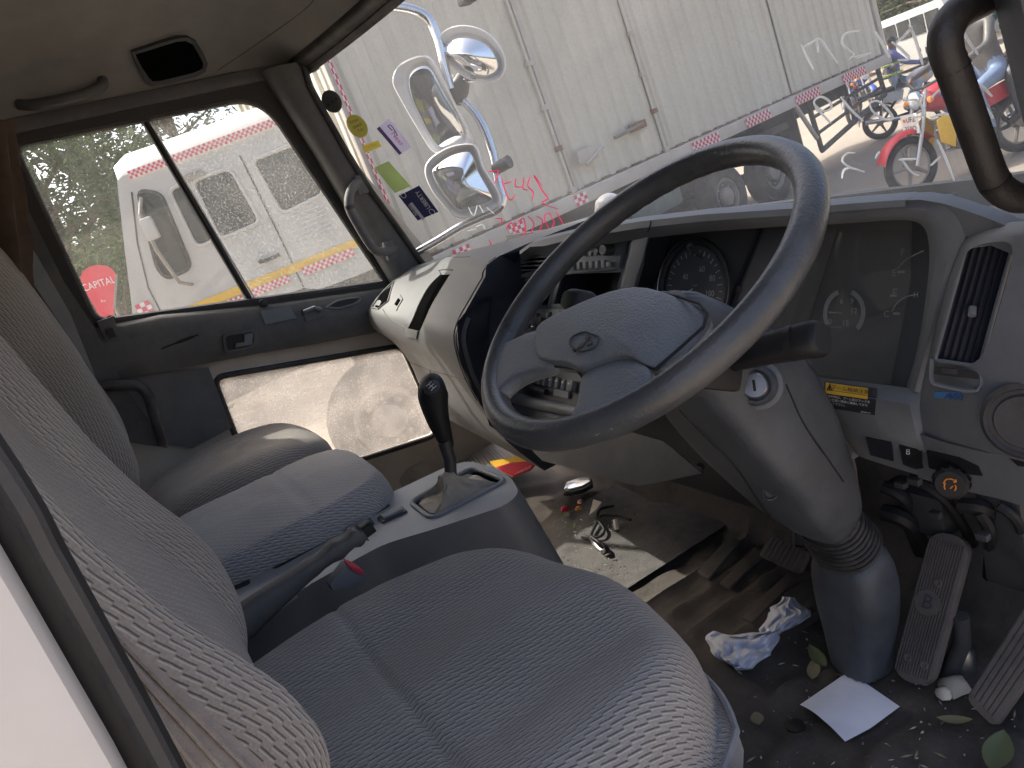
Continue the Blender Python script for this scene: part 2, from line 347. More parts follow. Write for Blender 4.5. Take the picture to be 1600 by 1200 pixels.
# ------------------------------------------------------------------ survey on arbitrary planes and built surfaces
from mathutils.bvhtree import BVHTree
def AP(px, py, p0, n):
    r = ray(px, py); n = V(n); return CAM+r*((V(p0)-CAM).dot(n)/r.dot(n))
def bvh_of(*mbs):
    vs = []; fs = []
    for m in mbs: o = len(vs); vs += m.v; fs += [tuple(i+o for i in f) for f in m.f]
    return BVHTree.FromPolygons(vs, fs)
def hit(b, px, py, lift=0.0):
    r = ray(px, py).normalized(); h = b.ray_cast(CAM, r)
    if h[0] is None:                                              # just past the silhouette: nearest point of the surface
        h = min((b.find_nearest(CAM+r*(.3+.02*i)) for i in range(120)), key=lambda q: q[3])
    n = h[1] if h[1].dot(r) < 0 else -h[1]
    return h[0]+n*lift
def strip(b, A, B, lift=.002, sink=.004, n=4):                    # a band lying on surface b between two pixel polylines
    A = spline([(p[0], p[1], 0) for p in A], n); B = spline([(p[0], p[1], 0) for p in B], n); mb = MB(); k = len(A)
    up = [hit(b, p.x, p.y, lift) for p in A]; dn = [hit(b, p.x, p.y, lift) for p in B]
    u2 = [hit(b, p.x, p.y, -sink) for p in A]; d2 = [hit(b, p.x, p.y, -sink) for p in B]
    mb.loft([[up[i], dn[i], d2[i], u2[i]] for i in range(k)], True, True); return mb
def line(b, A, w=.003, lift=.0008, n=5):                          # narrow dark gap along a pixel polyline
    A = spline([(p[0], p[1], 0) for p in A], n); return MB().tube([hit(b, p.x, p.y, lift-w*.6) for p in A], w, 6)
def patch(b, poly, lift=.002, sink=.003):                         # flat piece with the given pixel outline
    up = [hit(b, x, y, lift) for x, y in poly]; dn = [hit(b, x, y, -sink) for x, y in poly]
    return MB().loft([dn, up], True, True)

# ------------------------------------------------------------------ the cab: floor, walls, roof, pillars, windshield
YL, YR, YC = 2.03, .33, 1.18
def xs(y, z):                                                      # windshield: bowed at the dash, nearly straight along the header
    t = min(1.2, max(0, (z-.69)/.57)); bow = .27*(1-t)+.045*t
    return .83+bow*(1-(abs(y-YC)/.79)**2.6)-.25*(z-.69)
cab = thing('truck_cab', 'grey truck cab interior with beige roof lining, dark pillars and dusty windshield', 'truck cab', (.3, 1.18, 0))
def fl(u, v):
    x = -.6+1.72*u; y = .30+1.76*v; z = 0
    if x > 1.0: z += (x-1.0)*1.6
    z += .004*math.sin(x*23+y*11)*math.sin(y*31)+.003*math.sin(x*61)*math.sin(y*47)
    if .70 < x < 1.02 and .86 < y < 1.14: z += .010*max(0, math.cos((y-.86)/.07*2*math.pi))
    for cx, cy, rx, ry, h in ((.70, .78, .05, .018, .010), (.665, .60, .05, .02, .010), (.60, .70, .05, .02, .012)):
        d = ((x-cx)/rx)**2+((y-cy)/ry)**2
        if d < 1: z += h*(1-d)
    return V((x, y, z))
floor_mb = MB().grid(fl, 150, 150); floor_mb.build('floor_panel', 'floor_dirt', cab)
MB().box((1.16, 1.18, .33), (.02, 1.76, .7)).build('firewall', 'black', cab)
MB().box((-.375, 1.18, .72), (.03, 1.78, 1.56)).build('rear_wall', 'trim_dark', cab)
carpet = MB().grid(lambda u, v: V((.50+.52*u, 1.20+.40*v, .012+.006*math.sin(u*9)*math.sin(v*7))), 20, 20); carpet.build('floor_carpet', 'carpet', cab)
# roof lining: section across, running fore and aft, rolling down to the header
sec = [(2.03, 1.235), (2.02, 1.29), (1.985, 1.335), (1.92, 1.375), (1.80, 1.41), (1.6, 1.435), (1.4, 1.445), (1.18, 1.45), (.9, 1.445), (.7, 1.43), (.52, 1.395), (.42, 1.34), (.36, 1.27)]
secs = spline([(0, a, b) for a, b in sec], 4)
def roof(u, v):
    i = v*(len(secs)-1); k = min(int(i), len(secs)-2); p = secs[k].lerp(secs[k+1], i-k)
    xf = xs(p.y, 1.27)-.012; x = -.36+(xf+.36)*u; z = p.z
    t = max(0, (u-.80)/.20); z = z*(1-t**2.2)+(1.262)*t**2.2
    return V((x, p.y, z))
roof_mb = MB().grid(roof, 40, 48); roof_o = roof_mb.build('roof_lining', 'headliner', cab)
roof_b = bvh_of(roof_mb)
MB().grid(lambda u, v: roof(u, v)+V((0, 0, .05)), 12, 12).build('roof_skin', 'white_body', cab)
# speaker recess and assist strap in the lining
def ring_px(cx, cy, pts): return [(cx+a, cy+b) for a, b in pts]
spk = [(204, 78), (228, 70), (252, 62), (275, 55), (292, 55), (305, 62), (316, 80), (323, 98), (320, 112), (305, 120), (275, 127), (250, 133), (236, 134), (226, 126), (214, 104)]
spin = [(209, 81), (232, 74), (254, 67), (274, 61), (288, 60), (299, 66), (309, 83), (316, 98), (314, 107), (302, 113), (274, 120), (250, 126), (238, 127), (231, 120), (219, 101)]
sp_o = MB().loft([[hit(roof_b, *p, -.002) for p in spk], [hit(roof_b, *p, .009) for p in spk], [hit(roof_b, *p, .009) for p in spin], [hit(roof_b, *p, .001) for p in spin]], True, False).build('speaker_surround', 'plastic_dark', roof_o, bevel=.0)
patch(roof_b, spin, .002, .0).build('speaker_grille', 'void', roof_o)
hp = spline([hit(roof_b, *p, l) for p, l in (((30, 163), .002), ((45, 160), .02), ((70, 153), .034), ((100, 146), .038), ((130, 139), .034), ((155, 129), .02), ((160, 124), .002))], 4)
MB().tube(hp, .0115, 10).build('assist_grip', 'trim_dark', roof_o)
seam = MB()
for a in (((340, 110), (400, 70), (470, 20), (490, 0)),): seam.v += []; line(roof_b, a, .0012).build('lining_seam', 'trim_dark', roof_o)
# header along the top of the glass
hd = [V((xs(y, 1.262)-.006, y, 1.262-.01*abs(y-YC)**2)) for y in [2.0-.05*i for i in range(33)]]
MB().tube(hd, .020, 10).build('windshield_header', 'rubber', cab)
MB().tube([p+V((.012, 0, -.022)) for p in hd], .012, 8).build('windshield_seal', 'rubber', cab)
# left front pillar
def ws(px, py, lift=0.0):
    r = ray(px, py); lo, hi = .2, 6.0
    g = lambda k: (CAM+r*k).x-xs((CAM+r*k).y, (CAM+r*k).z)
    for _ in range(50):
        mid = (lo+hi)/2
        if g(mid) < 0: lo = mid
        else: hi = mid
    return CAM+r*(lo-lift)
pl_in = [(408, 112), (439, 159), (489, 236), (527, 300), (566, 366), (606, 432), (640, 490)]
pl_out = [(470, 96), (482, 136), (538, 236), (578, 300), (616, 352), (655, 408), (690, 450)]
rings = []
for a, b in zip(pl_in, pl_out):
    A = AY(*a, 2.005); B = AY(*b, 1.955); mid = (A+B)/2
    rings.append([A+V((0, .05, 0)), A, A.lerp(B, .25)+V((-.012, -.014, 0)), A.lerp(B, .6)+V((-.014, -.016, 0)), B, B+V((.03, .05, 0))])
plm = MB().loft(rings, True, True); pl_o = plm.build('left_front_pillar', 'pillar', cab, smooth=60)
MB().tube([AY(*b, 1.952)+V((.004, 0, 0)) for b in pl_out], .0085, 8).build('pillar_seal', 'rubber', pl_o)
MB().lathe(AY(462, 158, 1.985), (-.3, -1, 0), [(.005, -.002), (.005, .004), (.003, .006), (0, .006)], 12).build('trim_clip', 'black', pl_o)
gp = spline([AY(566, 282, 1.97), AY(556, 288, 1.945), AY(547, 302, 1.925), AY(546, 324, 1.915), AY(560, 352, 1.915), AY(580, 384, 1.918), AY(592, 393, 1.925), AY(608, 392, 1.945), AY(618, 388, 1.968)], 5)
gh = MB().tube(gp, [.011]*2+[.012]*(len(gp)-4)+[.011]*2, 10).build('pillar_grab_handle', 'pillar', pl_o)
MB().tube([AY(545, 321, 1.915), AY(547, 327, 1.915)], .0128, 10).build('grip_joint', 'rubber', gh)
for c in ((565, 288), (609, 391)): MB().box(AY(*c, 1.955), (.03, .018, .05)).build('handle_foot', 'pillar', gh, bevel=.006)
# right front pillar with its grab handle
rp_in = [V((xs(.40, z)-.01, .385, z)) for z in (1.26, 1.1, .95, .8, .68)]
rings = [[p+V((-.005, .02, 0)), p+V((-.05, .0, 0)), p+V((-.11, -.05, 0)), p+V((-.06, -.10, 0)), p+V((.03, -.04, 0))] for p in rp_in]
rp_o = MB().loft(rings, True, True).build('right_front_pillar', 'plastic_dark', cab, smooth=60)
rgp = [AY(1640, -60, .42), AY(1580, -20, .41), AY(1533, 2, .405), AY(1496, 22, .40), AY(1478, 52, .40), AY(1479, 82, .40), AY(1490, 112, .40), AY(1509, 165, .40), AY(1530, 225, .40), AY(1546, 268, .40), AY(1560, 292, .40), AY(1585, 308, .395), AY(1620, 308, .385), AY(1660, 300, .375)]
rgs = spline(rgp, 6)
rg = MB().tube(rgs, .0138, 14).build('grab_handle', 'grip_dark', rp_o)
for p in ((1488, 105), (1489, 108)), ((1551, 280), (1554, 285)): MB().tube([AY(*p[0], .40), AY(*p[1], .40)], .0142, 14).build('grip_joint', 'black', rg)
# windshield
def wsurf(u, v): y = .37+1.60*u; z = .60+.68*v; return V((xs(y, z)+.004, y, z))
wsg = MB().grid(wsurf, 40, 14); ws_o = wsg.build('windshield', 'windshield_glass', cab, fix=True)
def stroke(pts, w, mname, name, off=None, sc=1, n=4):
    o = off or (0, 0); q = spline([(p[0]*sc+o[0], p[1]*sc+o[1], 0) for p in pts], n)
    P = [ws(a.x, a.y, .004) for a in q]; rw = [w*(.55+.45*math.sin(math.pi*min(1, (i+.6)/len(P)))) for i in range(len(P))]
    return MB().tube(P, rw, 5).build(name, mname, ws_o)
o3, s3 = (900, 0), .4375
for pts in ([(805, 160), (825, 205), (848, 248)], [(812, 168), (845, 150), (872, 142), (905, 185), (935, 226)], [(856, 140), (862, 165), (864, 186)],
            [(1012, 110), (972, 116), (952, 132), (952, 158), (975, 180), (992, 195), (975, 212)], [(992, 205), (1020, 200), (1052, 190)], [(1068, 112), (1090, 150), (1120, 205)],
            [(1145, 150), (1172, 128), (1200, 95)], [(1190, 88), (1215, 150), (1238, 232)], [(1380, 105), (1400, 145), (1436, 196)], [(1128, 150), (1160, 175), (1190, 210), (1150, 215)],
            [(862, 398), (850, 362), (875, 346), (905, 362), (910, 388), (880, 396), (852, 372)], [(850, 375), (880, 408), (910, 440)], [(945, 346), (982, 392), (1026, 432)],
            [(1048, 368), (1080, 362), (1118, 398), (1130, 424), (1096, 424), (1060, 398), (1048, 370)], [(1170, 360), (1215, 358), (1240, 388), (1238, 412), (1200, 420)],
            [(1265, 352), (1300, 322), (1330, 340), (1350, 395)], [(1268, 420), (1310, 408), (1348, 412)], [(1425, 300), (1450, 308), (1486, 345)], [(1448, 372), (1470, 396), (1490, 422)],
            [(996, 546), (968, 548), (950, 572), (975, 596), (1005, 606), (1030, 614)], [(950, 636), (958, 606), (985, 600)], [(1084, 542), (1076, 552), (1070, 566)],
            [(1290, 500), (1318, 560), (1350, 645)], [(1155, 570), (1215, 568)], [(1165, 572), (1195, 612), (1225, 628)], [(1268, 590), (1300, 560)]):
    stroke(pts, .0017, 'marker_white', 'white_marker_stroke', o3, s3)
o2, s2 = (440, 0), .3375
for pts in ([(958, 796), (1004, 792), (986, 850)], [(1020, 826), (1034, 880), (1058, 926), (1082, 900)], [(1030, 850), (1062, 842)], [(1085, 826), (1082, 862), (1112, 866)], [(1122, 822), (1118, 872), (1140, 880)],
            [(1150, 816), (1140, 860), (1165, 890), (1158, 930)], [(1205, 862), (1168, 812), (1205, 880), (1232, 920), (1205, 940), (1280, 968)],
            [(990, 1012), (1020, 1014), (1012, 1040)], [(1040, 1060), (1062, 1030), (1085, 1076)], [(1085, 1040), (1120, 1010), (1128, 1080), (1098, 1082)], [(1140, 1000), (1168, 1036), (1145, 1098)],
            [(1180, 1000), (1208, 1024), (1190, 1090), (1230, 1062)], [(1240, 990), (1262, 1030), (1240, 1062), (1215, 1000), (1246, 986)], [(1270, 980), (1308, 1050), (1285, 1078)], [(962, 1110), (976, 1150)]):
    stroke(pts, .0017, 'marker_red', 'red_marker_stroke', o2, s2)
for pts in ([(865, 960), (890, 1000), (905, 950)], [(915, 950), (935, 985)], [(950, 960), (985, 990)], [(900, 1050), (930, 1040), (940, 1060)], [(860, 1070), (900, 1060)]):
    stroke(pts, .0015, 'marker_white', 'white_marker_stroke', o2, s2)
# ------------------------------------------------------------------ stickers on the windshield
def sticker(name, label, px, mname):
    P = [ws(x, y, .005) for x, y in px]; c = sum(P, V())/len(P); n = V((-1, -.1, .25)).normalized()
    o = MB().prism([p-n*.0005 for p in P], n*.0012).build(name, mname, None, smooth=0, base=c)
    return tag(o, label, 'sticker'), c
def oval_px(cx, cy, a, b, rot, n=24): return [(cx+a*math.cos(t)*math.cos(rot)-b*math.sin(t)*math.sin(rot), cy+a*math.cos(t)*math.sin(rot)+b*math.sin(t)*math.cos(rot)) for t in [2*math.pi*i/n for i in range(n)]]
def px_text(par, mname, txt, px, dx, dy, size, name='lettering', mirror=False):
    """Lettering lying on the windshield: px is the centre, dx and dy the pixel directions of its baseline and its up."""
    vs, fs = text_mesh(txt, 1.0); mb = MB(); s = -1 if mirror else 1
    mb.add([ws(px[0]+size*(s*p.x*dx[0]+p.y*dy[0]), px[1]+size*(s*p.x*dx[1]+p.y*dy[1]), .0075) for p in vs], fs)
    return mb.build(name, mname, par, smooth=0, fix=False)
s1, _ = sticker('round_sticker', 'dark grey round sticker at the top of the windshield edge', oval_px(518.5, 158.5, 19, 14.5, R(58)), 'grey_disc')
px_text(s1, 'black', 'R K A', (519, 160), (.8, -.6), (-.5, -.8), 8, mirror=True)
s2_, _ = sticker('oval_sticker', 'olive yellow oval sticker with small dark print', oval_px(558, 197, 20, 14, R(52)), 'sticker_olive')
for k in range(3): px_text(s2_, 'black', ('MOT', 'PASS', 'FIT')[k], (553+5*k, 190+7*k), (.83, -.35), (-.35, -.8), 7.5, mirror=True)
s3_, _ = sticker('strip_sticker', 'small yellow strip sticker below the oval one', [(565.5, 228), (591, 219), (596, 229), (571, 238.5)], 'sticker_yellow')
px_text(s3_, 'olive', 'oil r', (581, 228), (.93, -.36), (-.36, -.9), 9, mirror=True)
s4, _ = sticker('logo_sticker', 'white and purple rectangular sticker tilted beside the mirror', [(589, 201), (608, 185), (643, 229), (624, 242)], 'sticker_lilac')
MB().prism([ws(*p, .0072) for p in ((589, 201), (593, 197.5), (628, 239.5), (624, 242))], (-.0006, 0, 0)).build('purple_band', 'purple', s4, smooth=0)
MB().tube([ws(p.x, p.y, .0072) for p in spline([(613, 204, 0), (606, 197, 0), (611, 196, 0), (618, 206, 0), (621, 212, 0)], 5)], .0012, 5).build('swirl', 'purple', s4)
px_text(s4, 'magenta', 'Nexr', (621, 217), (.62, .78), (.7, -.6), 12, mirror=False)
s5, _ = sticker('green_sticker', 'plain pale green rectangular sticker on the windshield', [(585, 262), (607, 252), (642, 291), (617, 301.5)], 'sticker_green')
s6, _ = sticker('insurance_sticker', 'dark blue insurance sticker with white reversed lettering', [(623, 306), (655, 290), (685, 331), (653, 344.5)], 'navy')
px_text(s6, 'white', 'LIBERTY', (661, 312), (-.50, -.72), (-.76, .50), 10.5, mirror=False)
px_text(s6, 'white', 'INSURED', (645, 328), (-.50, -.72), (-.76, .50), 6)
px_text(s6, 'white', 'BY', (651, 330), (-.50, -.72), (-.76, .50), 6)
for c in ((630, 305), (675, 331)): MB().tube([ws(*p, .0074) for p in oval_px(*c, 5, 3.5, R(40), 14)], .0008, 4, closed=True).build('crest', 'white', s6)
MB().prism([ws(*p, .0074) for p in ((640, 318), (644, 316), (664, 342), (660, 344))], (-.0005, 0, 0)).build('grey_bar', 'lilac', s6, smooth=0)

# ------------------------------------------------------------------ left door
door = thing('passenger_door', 'closed left door with dusty split window, dark armrest and low kerb window', 'door', (.35, 2.03, .1))
W1 = rounded([AY(*p, YL) for p in ((17, 226), (408, 147), (606, 443), (148, 506))], [.03, .085, .03, .035], 8)
W2 = rounded([AY(*p, YL) for p in ((333, 590), (628, 540), (690, 678), (480, 745), (375, 700))], [.03, .03, .05, .05, .05], 6)
dp = [V((-.05, YL, .1)), V((-.05, YL, 1.262)), V((.63, YL, 1.262)), V((.74, YL, 1.03)), V((.90, YL, .66)), V((.90, YL, .1))]
MB().plate(dp, [W1, W2], (0, .03, 0)).build('door_panel', 'beige_paint', door, smooth=0, bevel=0)
def off_loop(L_, k, dy=0.0):
    c = sum(L_, V())/len(L_); return [p+(p-c).normalized()*k+V((0, dy, 0)) for p in L_]
MB().plate(off_loop(W1, .07, -.012), [off_loop(W1, -.002, -.012)], (0, .010, 0)).build('window_frame', 'frame_black', door, smooth=0)
MB().tube(W1, .011, 8, closed=True).build('window_seal', 'rubber', door)
MB().tube(W2, .008, 8, closed=True).build('kerb_window_seal', 'rubber', door)
pT, pB = AY(221, 180, YL+.006), AY(396, 478, YL+.006)
MB().tube([pT, pB], .0085, 8).build('window_post', 'black', door)
fp = [p for p in W1]; dvec = pB-pT
def side(p): return (p-pT).cross(dvec).y
front = [p for p in fp if side(p) > 0]; rear = [p for p in fp if side(p) <= 0]
if sum(p.x for p in front)/len(front) < sum(p.x for p in rear)/len(rear): front, rear = rear, front
def pane(pts, name, mname, dy):
    pts = pts+[pT, pB]; c = sum(pts, V())/len(pts); pts.sort(key=lambda p: math.atan2(p.z-c.z, p.x-c.x))
    return MB().prism([V((p.x, YL+dy, p.z)) for p in pts], (0, .004, 0)).build(name, mname, door, smooth=0)
pane(front, 'front_pane', 'door_glass', .010); pane(rear, 'rear_pane', 'door_glass_clear', .018)
MB().prism([V((p.x, YL+.012, p.z)) for p in W2], (0, .004, 0)).build('kerb_window_pane', 'lower_glass', door, smooth=0)
MB().tube([AY(231, 186, YL+.004), AY(400, 470, YL+.004)], .0022, 6).build('pane_edge', 'white', door)
MB().tube([AY(222, 190, YL), AY(320, 162, YL), AY(390, 150, YL), AY(430, 168, YL), AY(470, 215, YL)], .002, 6).build('pane_top_edge', 'white', door)
# armrest pressing below the window
arm_t = [(150, 512), (250, 492), (400, 478), (500, 464), (612, 448)]; arm_b = [(186, 592), (270, 578), (400, 553), (500, 536), (625, 512)]
rings = []
for a, b in zip(arm_t, arm_b):
    A = AY(*a, 2.015); B = AY(*b, 2.005)
    rings.append([A+V((0, .02, 0)), A, A.lerp(B, .10)+V((0, -.012, .004)), A.lerp(B, .35)+V((0, -.024, 0)), A.lerp(B, .75)+V((0, -.02, 0)), B+V((0, -.004, 0)), B+V((0, .03, 0))])
arm_mb = MB().loft(rings, True, True); arm_b_ = bvh_of(arm_mb); arm_o = arm_mb.build('armrest', 'trim_dark', door, smooth=50)
MB().loft([[AY(*a, 2.03), AY(*a, 2.016), AY(*b, 2.016), AY(*b, 2.03)] for a, b in (((182, 589), (256, 692)), ((250, 583), (300, 700)), ((326, 574), (362, 668)))], True, True).build('lower_trim', 'pillar', door)
fr = rounded([hit(arm_b_, *p, .003) for p in ((346, 522), (400, 513), (402, 540), (350, 552))], .012, 4); fi = rounded([hit(arm_b_, *p, .003) for p in ((351, 525), (395, 518), (396, 537), (354, 547))], .010, 4)
hb = MB().plate(fr, [fi], (0, -.007, 0)).build('handle_bezel', 'trim_dark', arm_o, smooth=40)
MB().prism([p+V((0, .001, 0)) for p in fi], (0, -.002, 0)).build('handle_cup', 'black', arm_o)
MB().prism([hit(arm_b_, *p, .004) for p in ((380, 522), (394, 520), (393, 537), (366, 542), (368, 536), (380, 534))], (0, -.008, 0)).build('pull_lever', 'plastic_mid', arm_o, bevel=.002)
patch(arm_b_, [(406, 487), (453, 479), (463, 497), (414, 507)], .004).build('ashtray_lid', 'plastic_mid', arm_o, bevel=.0)
lk = patch(arm_b_, [(471, 484), (503, 479), (507, 494), (477, 502)], .005).build('lock_bezel', 'trim_dark', arm_o)
MB().tube([hit(arm_b_, 474, 489, .006), hit(arm_b_, 490, 484, .013), hit(arm_b_, 500, 486, .008)], .006, 8).build('lock_knob', 'plastic_mid', lk)
MB().tube(spline([hit(arm_b_, *p, .003) for p in ((511, 480), (530, 470), (560, 466), (556, 474), (530, 482), (513, 481))], 5, True), .003, 6, closed=True).build('demister_rim', 'plastic_mid', arm_o)
patch(arm_b_, [(513, 478), (530, 472), (558, 468), (554, 473), (530, 480)], .002).build('demister_slot', 'black', arm_o)
MB().tube(spline([hit(arm_b_, *p, .001) for p in ((252, 545), (280, 534), (310, 523))], 4), [.002]*4+[.004]*3+[.002]*2, 6).build('pull_groove', 'black', arm_o)
bk = MB().box(hit(arm_b_, 172, 518, .004), (.035, .012, .06)).build('guide_bracket', 'trim_dark', arm_o, bevel=.003)
MB().box(hit(arm_b_, 174, 523, .012), (.014, .01, .022)).build('guide_slot', 'black', bk)
for c in ((173, 500), (411, 474)): MB().lathe(AY(*c, 2.012), (0, -1, 0), [(.011, 0), (.011, .006), (.006, .009), (0, .009)], 14).build('window_stop', 'rubber', arm_o)
# pillar behind the left door and side trim
MB().loft([[AY(*p, 1.985) for p in q] for q in (((-70, 200), (-2, 232)), ((-40, 300), (40, 320)), ((20, 420), (100, 440)), ((70, 500), (150, 515)), ((120, 580), (190, 595)), ((190, 690), (262, 700)))], False, False).build('left_rear_pillar', 'trim_dark', cab)
MB().box((-.09, 2.03, .7), (.10, .05, 1.3)).build('left_rear_post', 'trim_dark', cab)
MB().loft([[AY(*p, 1.97) for p in q] for q in (((20, 340), (58, 400)), ((50, 440), (110, 490)), ((90, 500), (150, 590)))], False, False).build('side_trim', 'plastic', cab)
MB().box((.29, 2.03, 1.252), (.90, .04, .034)).build('door_rail', 'trim_dark', cab, bevel=.01)
# ------------------------------------------------------------------ driver's door opening: outer body, seal
o = MB().prism([AY(*p, .262) for p in ((-420, 300), (-10, 872), (180, 1200), (330, 1480), (-500, 1700))], (0, .022, 0)).build('outer_body_panel', 'white_body', cab, bevel=.004)
sl = spline([AY(*p, .30) for p in ((-330, 330), (-25, 760), (50, 890), (130, 1030), (225, 1200), (330, 1400))], 8)
MB().tube(sl, .0125, 14).build('door_seal', 'black', cab)
MB().tube([p+V((.006, -.008, .004)) for p in sl], .005, 8).build('seal_lip', 'plastic_dark', cab)
MB().box((-.10, .34, .25), (.16, .05, .5)).build('right_rear_post', 'plastic_mid', cab)
MB().box((.25, .31, -.03), (1.1, .06, .05)).build('door_step', 'trim_dark', cab, bevel=.01)
# ------------------------------------------------------------------ dashboard
dash = thing('dashboard', 'dusty grey truck dashboard with instrument cluster, radio and glovebox', 'dashboard', (.85, 1.18, .3))
MB().box((1.0, 1.18, .54), (.20, 1.44, .22)).build('leak_filler', 'black', dash)  # black filler box added behind the dash to stop light leaks
# hood over the instruments: lip, top pad running forward to the glass
lip = [(812, 392), (828, 380), (850, 374), (900, 362), (1000, 346), (1100, 335), (1250, 325), (1330, 318), (1385, 314), (1415, 312)]
rings = []
for i, (a, b) in enumerate(lip):
    x = .785; P = AX(a, b, x); t = 19 if i > 1 else 10
    lo = AX(a+3, b+t+8, x+.012); mid = AX(a, b+t*.55, x-.004); y = P.y
    k = 0
    fx = xs(y, .67)-.015; z1 = P.z-.030-.02*k
    rings.append([lo+V((.10, 0, .0)), lo, mid, P, P+V((.022, 0, .003)), V((.5*(P.x+fx), y, z1)), V((fx, y, .655)), V((fx, y, .60))])
hood_mb = MB().loft(rings, False, False); hood_b = bvh_of(hood_mb); hood = hood_mb.build('hood', 'plastic_mid', dash, smooth=50)
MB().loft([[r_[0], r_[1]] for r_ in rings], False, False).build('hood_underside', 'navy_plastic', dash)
line(hood_b, [(1017, 345), (1016, 352), (1012, 362)], .0012).build('hood_joint', 'black', hood)
# right of the hood: frame round the cluster and shoulder
fin = [(1290, 351), (1340, 348), (1380, 345), (1412, 344), (1434, 348), (1446, 360), (1451, 380), (1452, 410), (1448, 452), (1438, 520), (1426, 570), (1416, 604)]
fout = [(1290, 325), (1340, 321), (1385, 317), (1425, 313), (1462, 316), (1492, 326), (1509, 345), (1507, 380), (1488, 436), (1465, 510), (1450, 565), (1438, 616)]
fsp = [(a_, b_) for a_, b_ in zip(spline([(x, y, 0) for x, y in fin], 4), spline([(x, y, 0) for x, y in fout], 4))]
fr_mb = MB().loft([[AX(a.x, a.y, .862), AX(a.x, a.y, .800), AX(a.x*.8+b.x*.2, a.y*.8+b.y*.2, .788), AX(a.x*.4+b.x*.6, a.y*.4+b.y*.6, .784), AX(b.x, b.y, .790), AX(b.x, b.y, .85)] for a, b in fsp], False, False)
fr_mb.build('cluster_frame', 'plastic_mid', dash, smooth=50)
# shoulder pad running to the right pillar
sh = [(1395, 313), (1438, 312), (1470, 317), (1500, 326), (1535, 338), (1570, 352), (1600, 366)]
rings = []
for i_, (a, b) in enumerate(sh):
    P = AX(a, b, .785); fx = max(xs(P.y, .67)-.01, P.x+.05); rings.append([P+V((.004, 0, -.004 if i_ < 3 else -.03)), P, P+V((.02, 0, .003)), V((.5*(P.x+fx), P.y, P.z-.022)), V((fx, P.y, P.z-.06)), V((fx, P.y, P.z-.1))])
MB().loft(rings, False, False).build('dash_shoulder', 'plastic_mid', dash, smooth=50)
# ------------------------------------------------------------------ instrument cluster
CP = AX(1250, 470, .862); CN = V((-1, 0, .35)).normalized(); CU = V((.35, 0, 1)).normalized(); CR = V((0, -1, 0))
def cp(px, py, lift=0.0): return AP(px, py, CP, CN)+CN*lift
clu = MB().prism([cp(*p) for p in ((960, 480), (1015, 345), (1230, 322), (1462, 322), (1466, 430), (1430, 615), (1236, 590), (1100, 560))], -CN*.01).build('instrument_cluster', 'dial', dash, smooth=0)
def rib(p, q, w, mname, name, h=.006): return MB().tube([cp(*p, h*.3), cp(*q, h*.3)], w, 6).build(name, mname, clu)
rib((1190, 356), (1122, 520), .0035, 'black', 'divider')
MB().prism([cp(*p, .002) for p in ((1292, 345), (1318, 343), (1262, 520), (1236, 524))], CN*.004).build('divider_strip', 'plastic_dark', clu)
MB().prism([cp(*p, .001) for p in ((1196, 360), (1288, 348), (1236, 560), (1130, 530))], CN*.002).build('warning_lamp_panel', 'dial', clu, smooth=0)
# speedometer
sc = cp(1088, 452, .002); rx = (cp(1138, 452)-sc).length; 
def disc(c, r_, d, n=32): return [c+(CR*math.cos(2*math.pi*i/n)+CU*math.sin(2*math.pi*i/n))*r_ for i in range(n)]
spd = MB().prism(disc(sc, rx*.98, 0), CN*.002).build('speedometer', 'dial_face', clu, smooth=0)
MB().tube(disc(sc+CN*.006, rx*1.10, 0), .0055, 8, closed=True).build('bezel', 'plastic_dark', spd)
MB().tube(disc(sc+CN*.010, rx*1.17, 0), .0010, 6, closed=True).build('bezel_rim', 'steel', spd)
num = MB()
for tx, p in (('20', (1054, 458)), ('40', (1075, 433)), ('60', (1101, 421)), ('80', (1117, 435)), ('100', (1113, 459)), ('km/h', (1090, 446))):
    put_text(num, tx, .014 if tx != 'km/h' else .005, cp(*p, .006), CR, CU)
num.build('dial_numbers', 'dial_ink', spd, smooth=0, fix=False)
tk = MB()
for i in range(25):
    w = R(215-i*10.4); dv = CR*math.cos(w)+CU*math.sin(w); L_ = .006 if i % 2 else .010
    tk.obox(sc+dv*(rx*.90-L_/2)+CN*.004, dv, CN.cross(dv), CN, (L_, .0012, .0008))
tk.build('dial_marks', 'dial_ink', spd, smooth=0)
w = R(205); dv = CR*math.cos(w)+CU*math.sin(w)
MB().obox(sc+dv*rx*.33+CN*.007, dv, CN.cross(dv), CN, (rx*.66, .0025, .002)).build('needle', 'dial_ink', spd)
stem = MB().tube([cp(1102, 402, .004), cp(1100, 394, .020), cp(1099, 388, .028)], .003, 10).build('reset_stem', 'plastic_dark', spd)
MB().lathe(cp(1098, 387, .028), (CAM-cp(1098, 387)), [(.006, -.005), (.006, .002), (.003, .002), (.0025, -.002), (0, -.002)], 16).build('reset_knob', 'plastic_dark', stem)
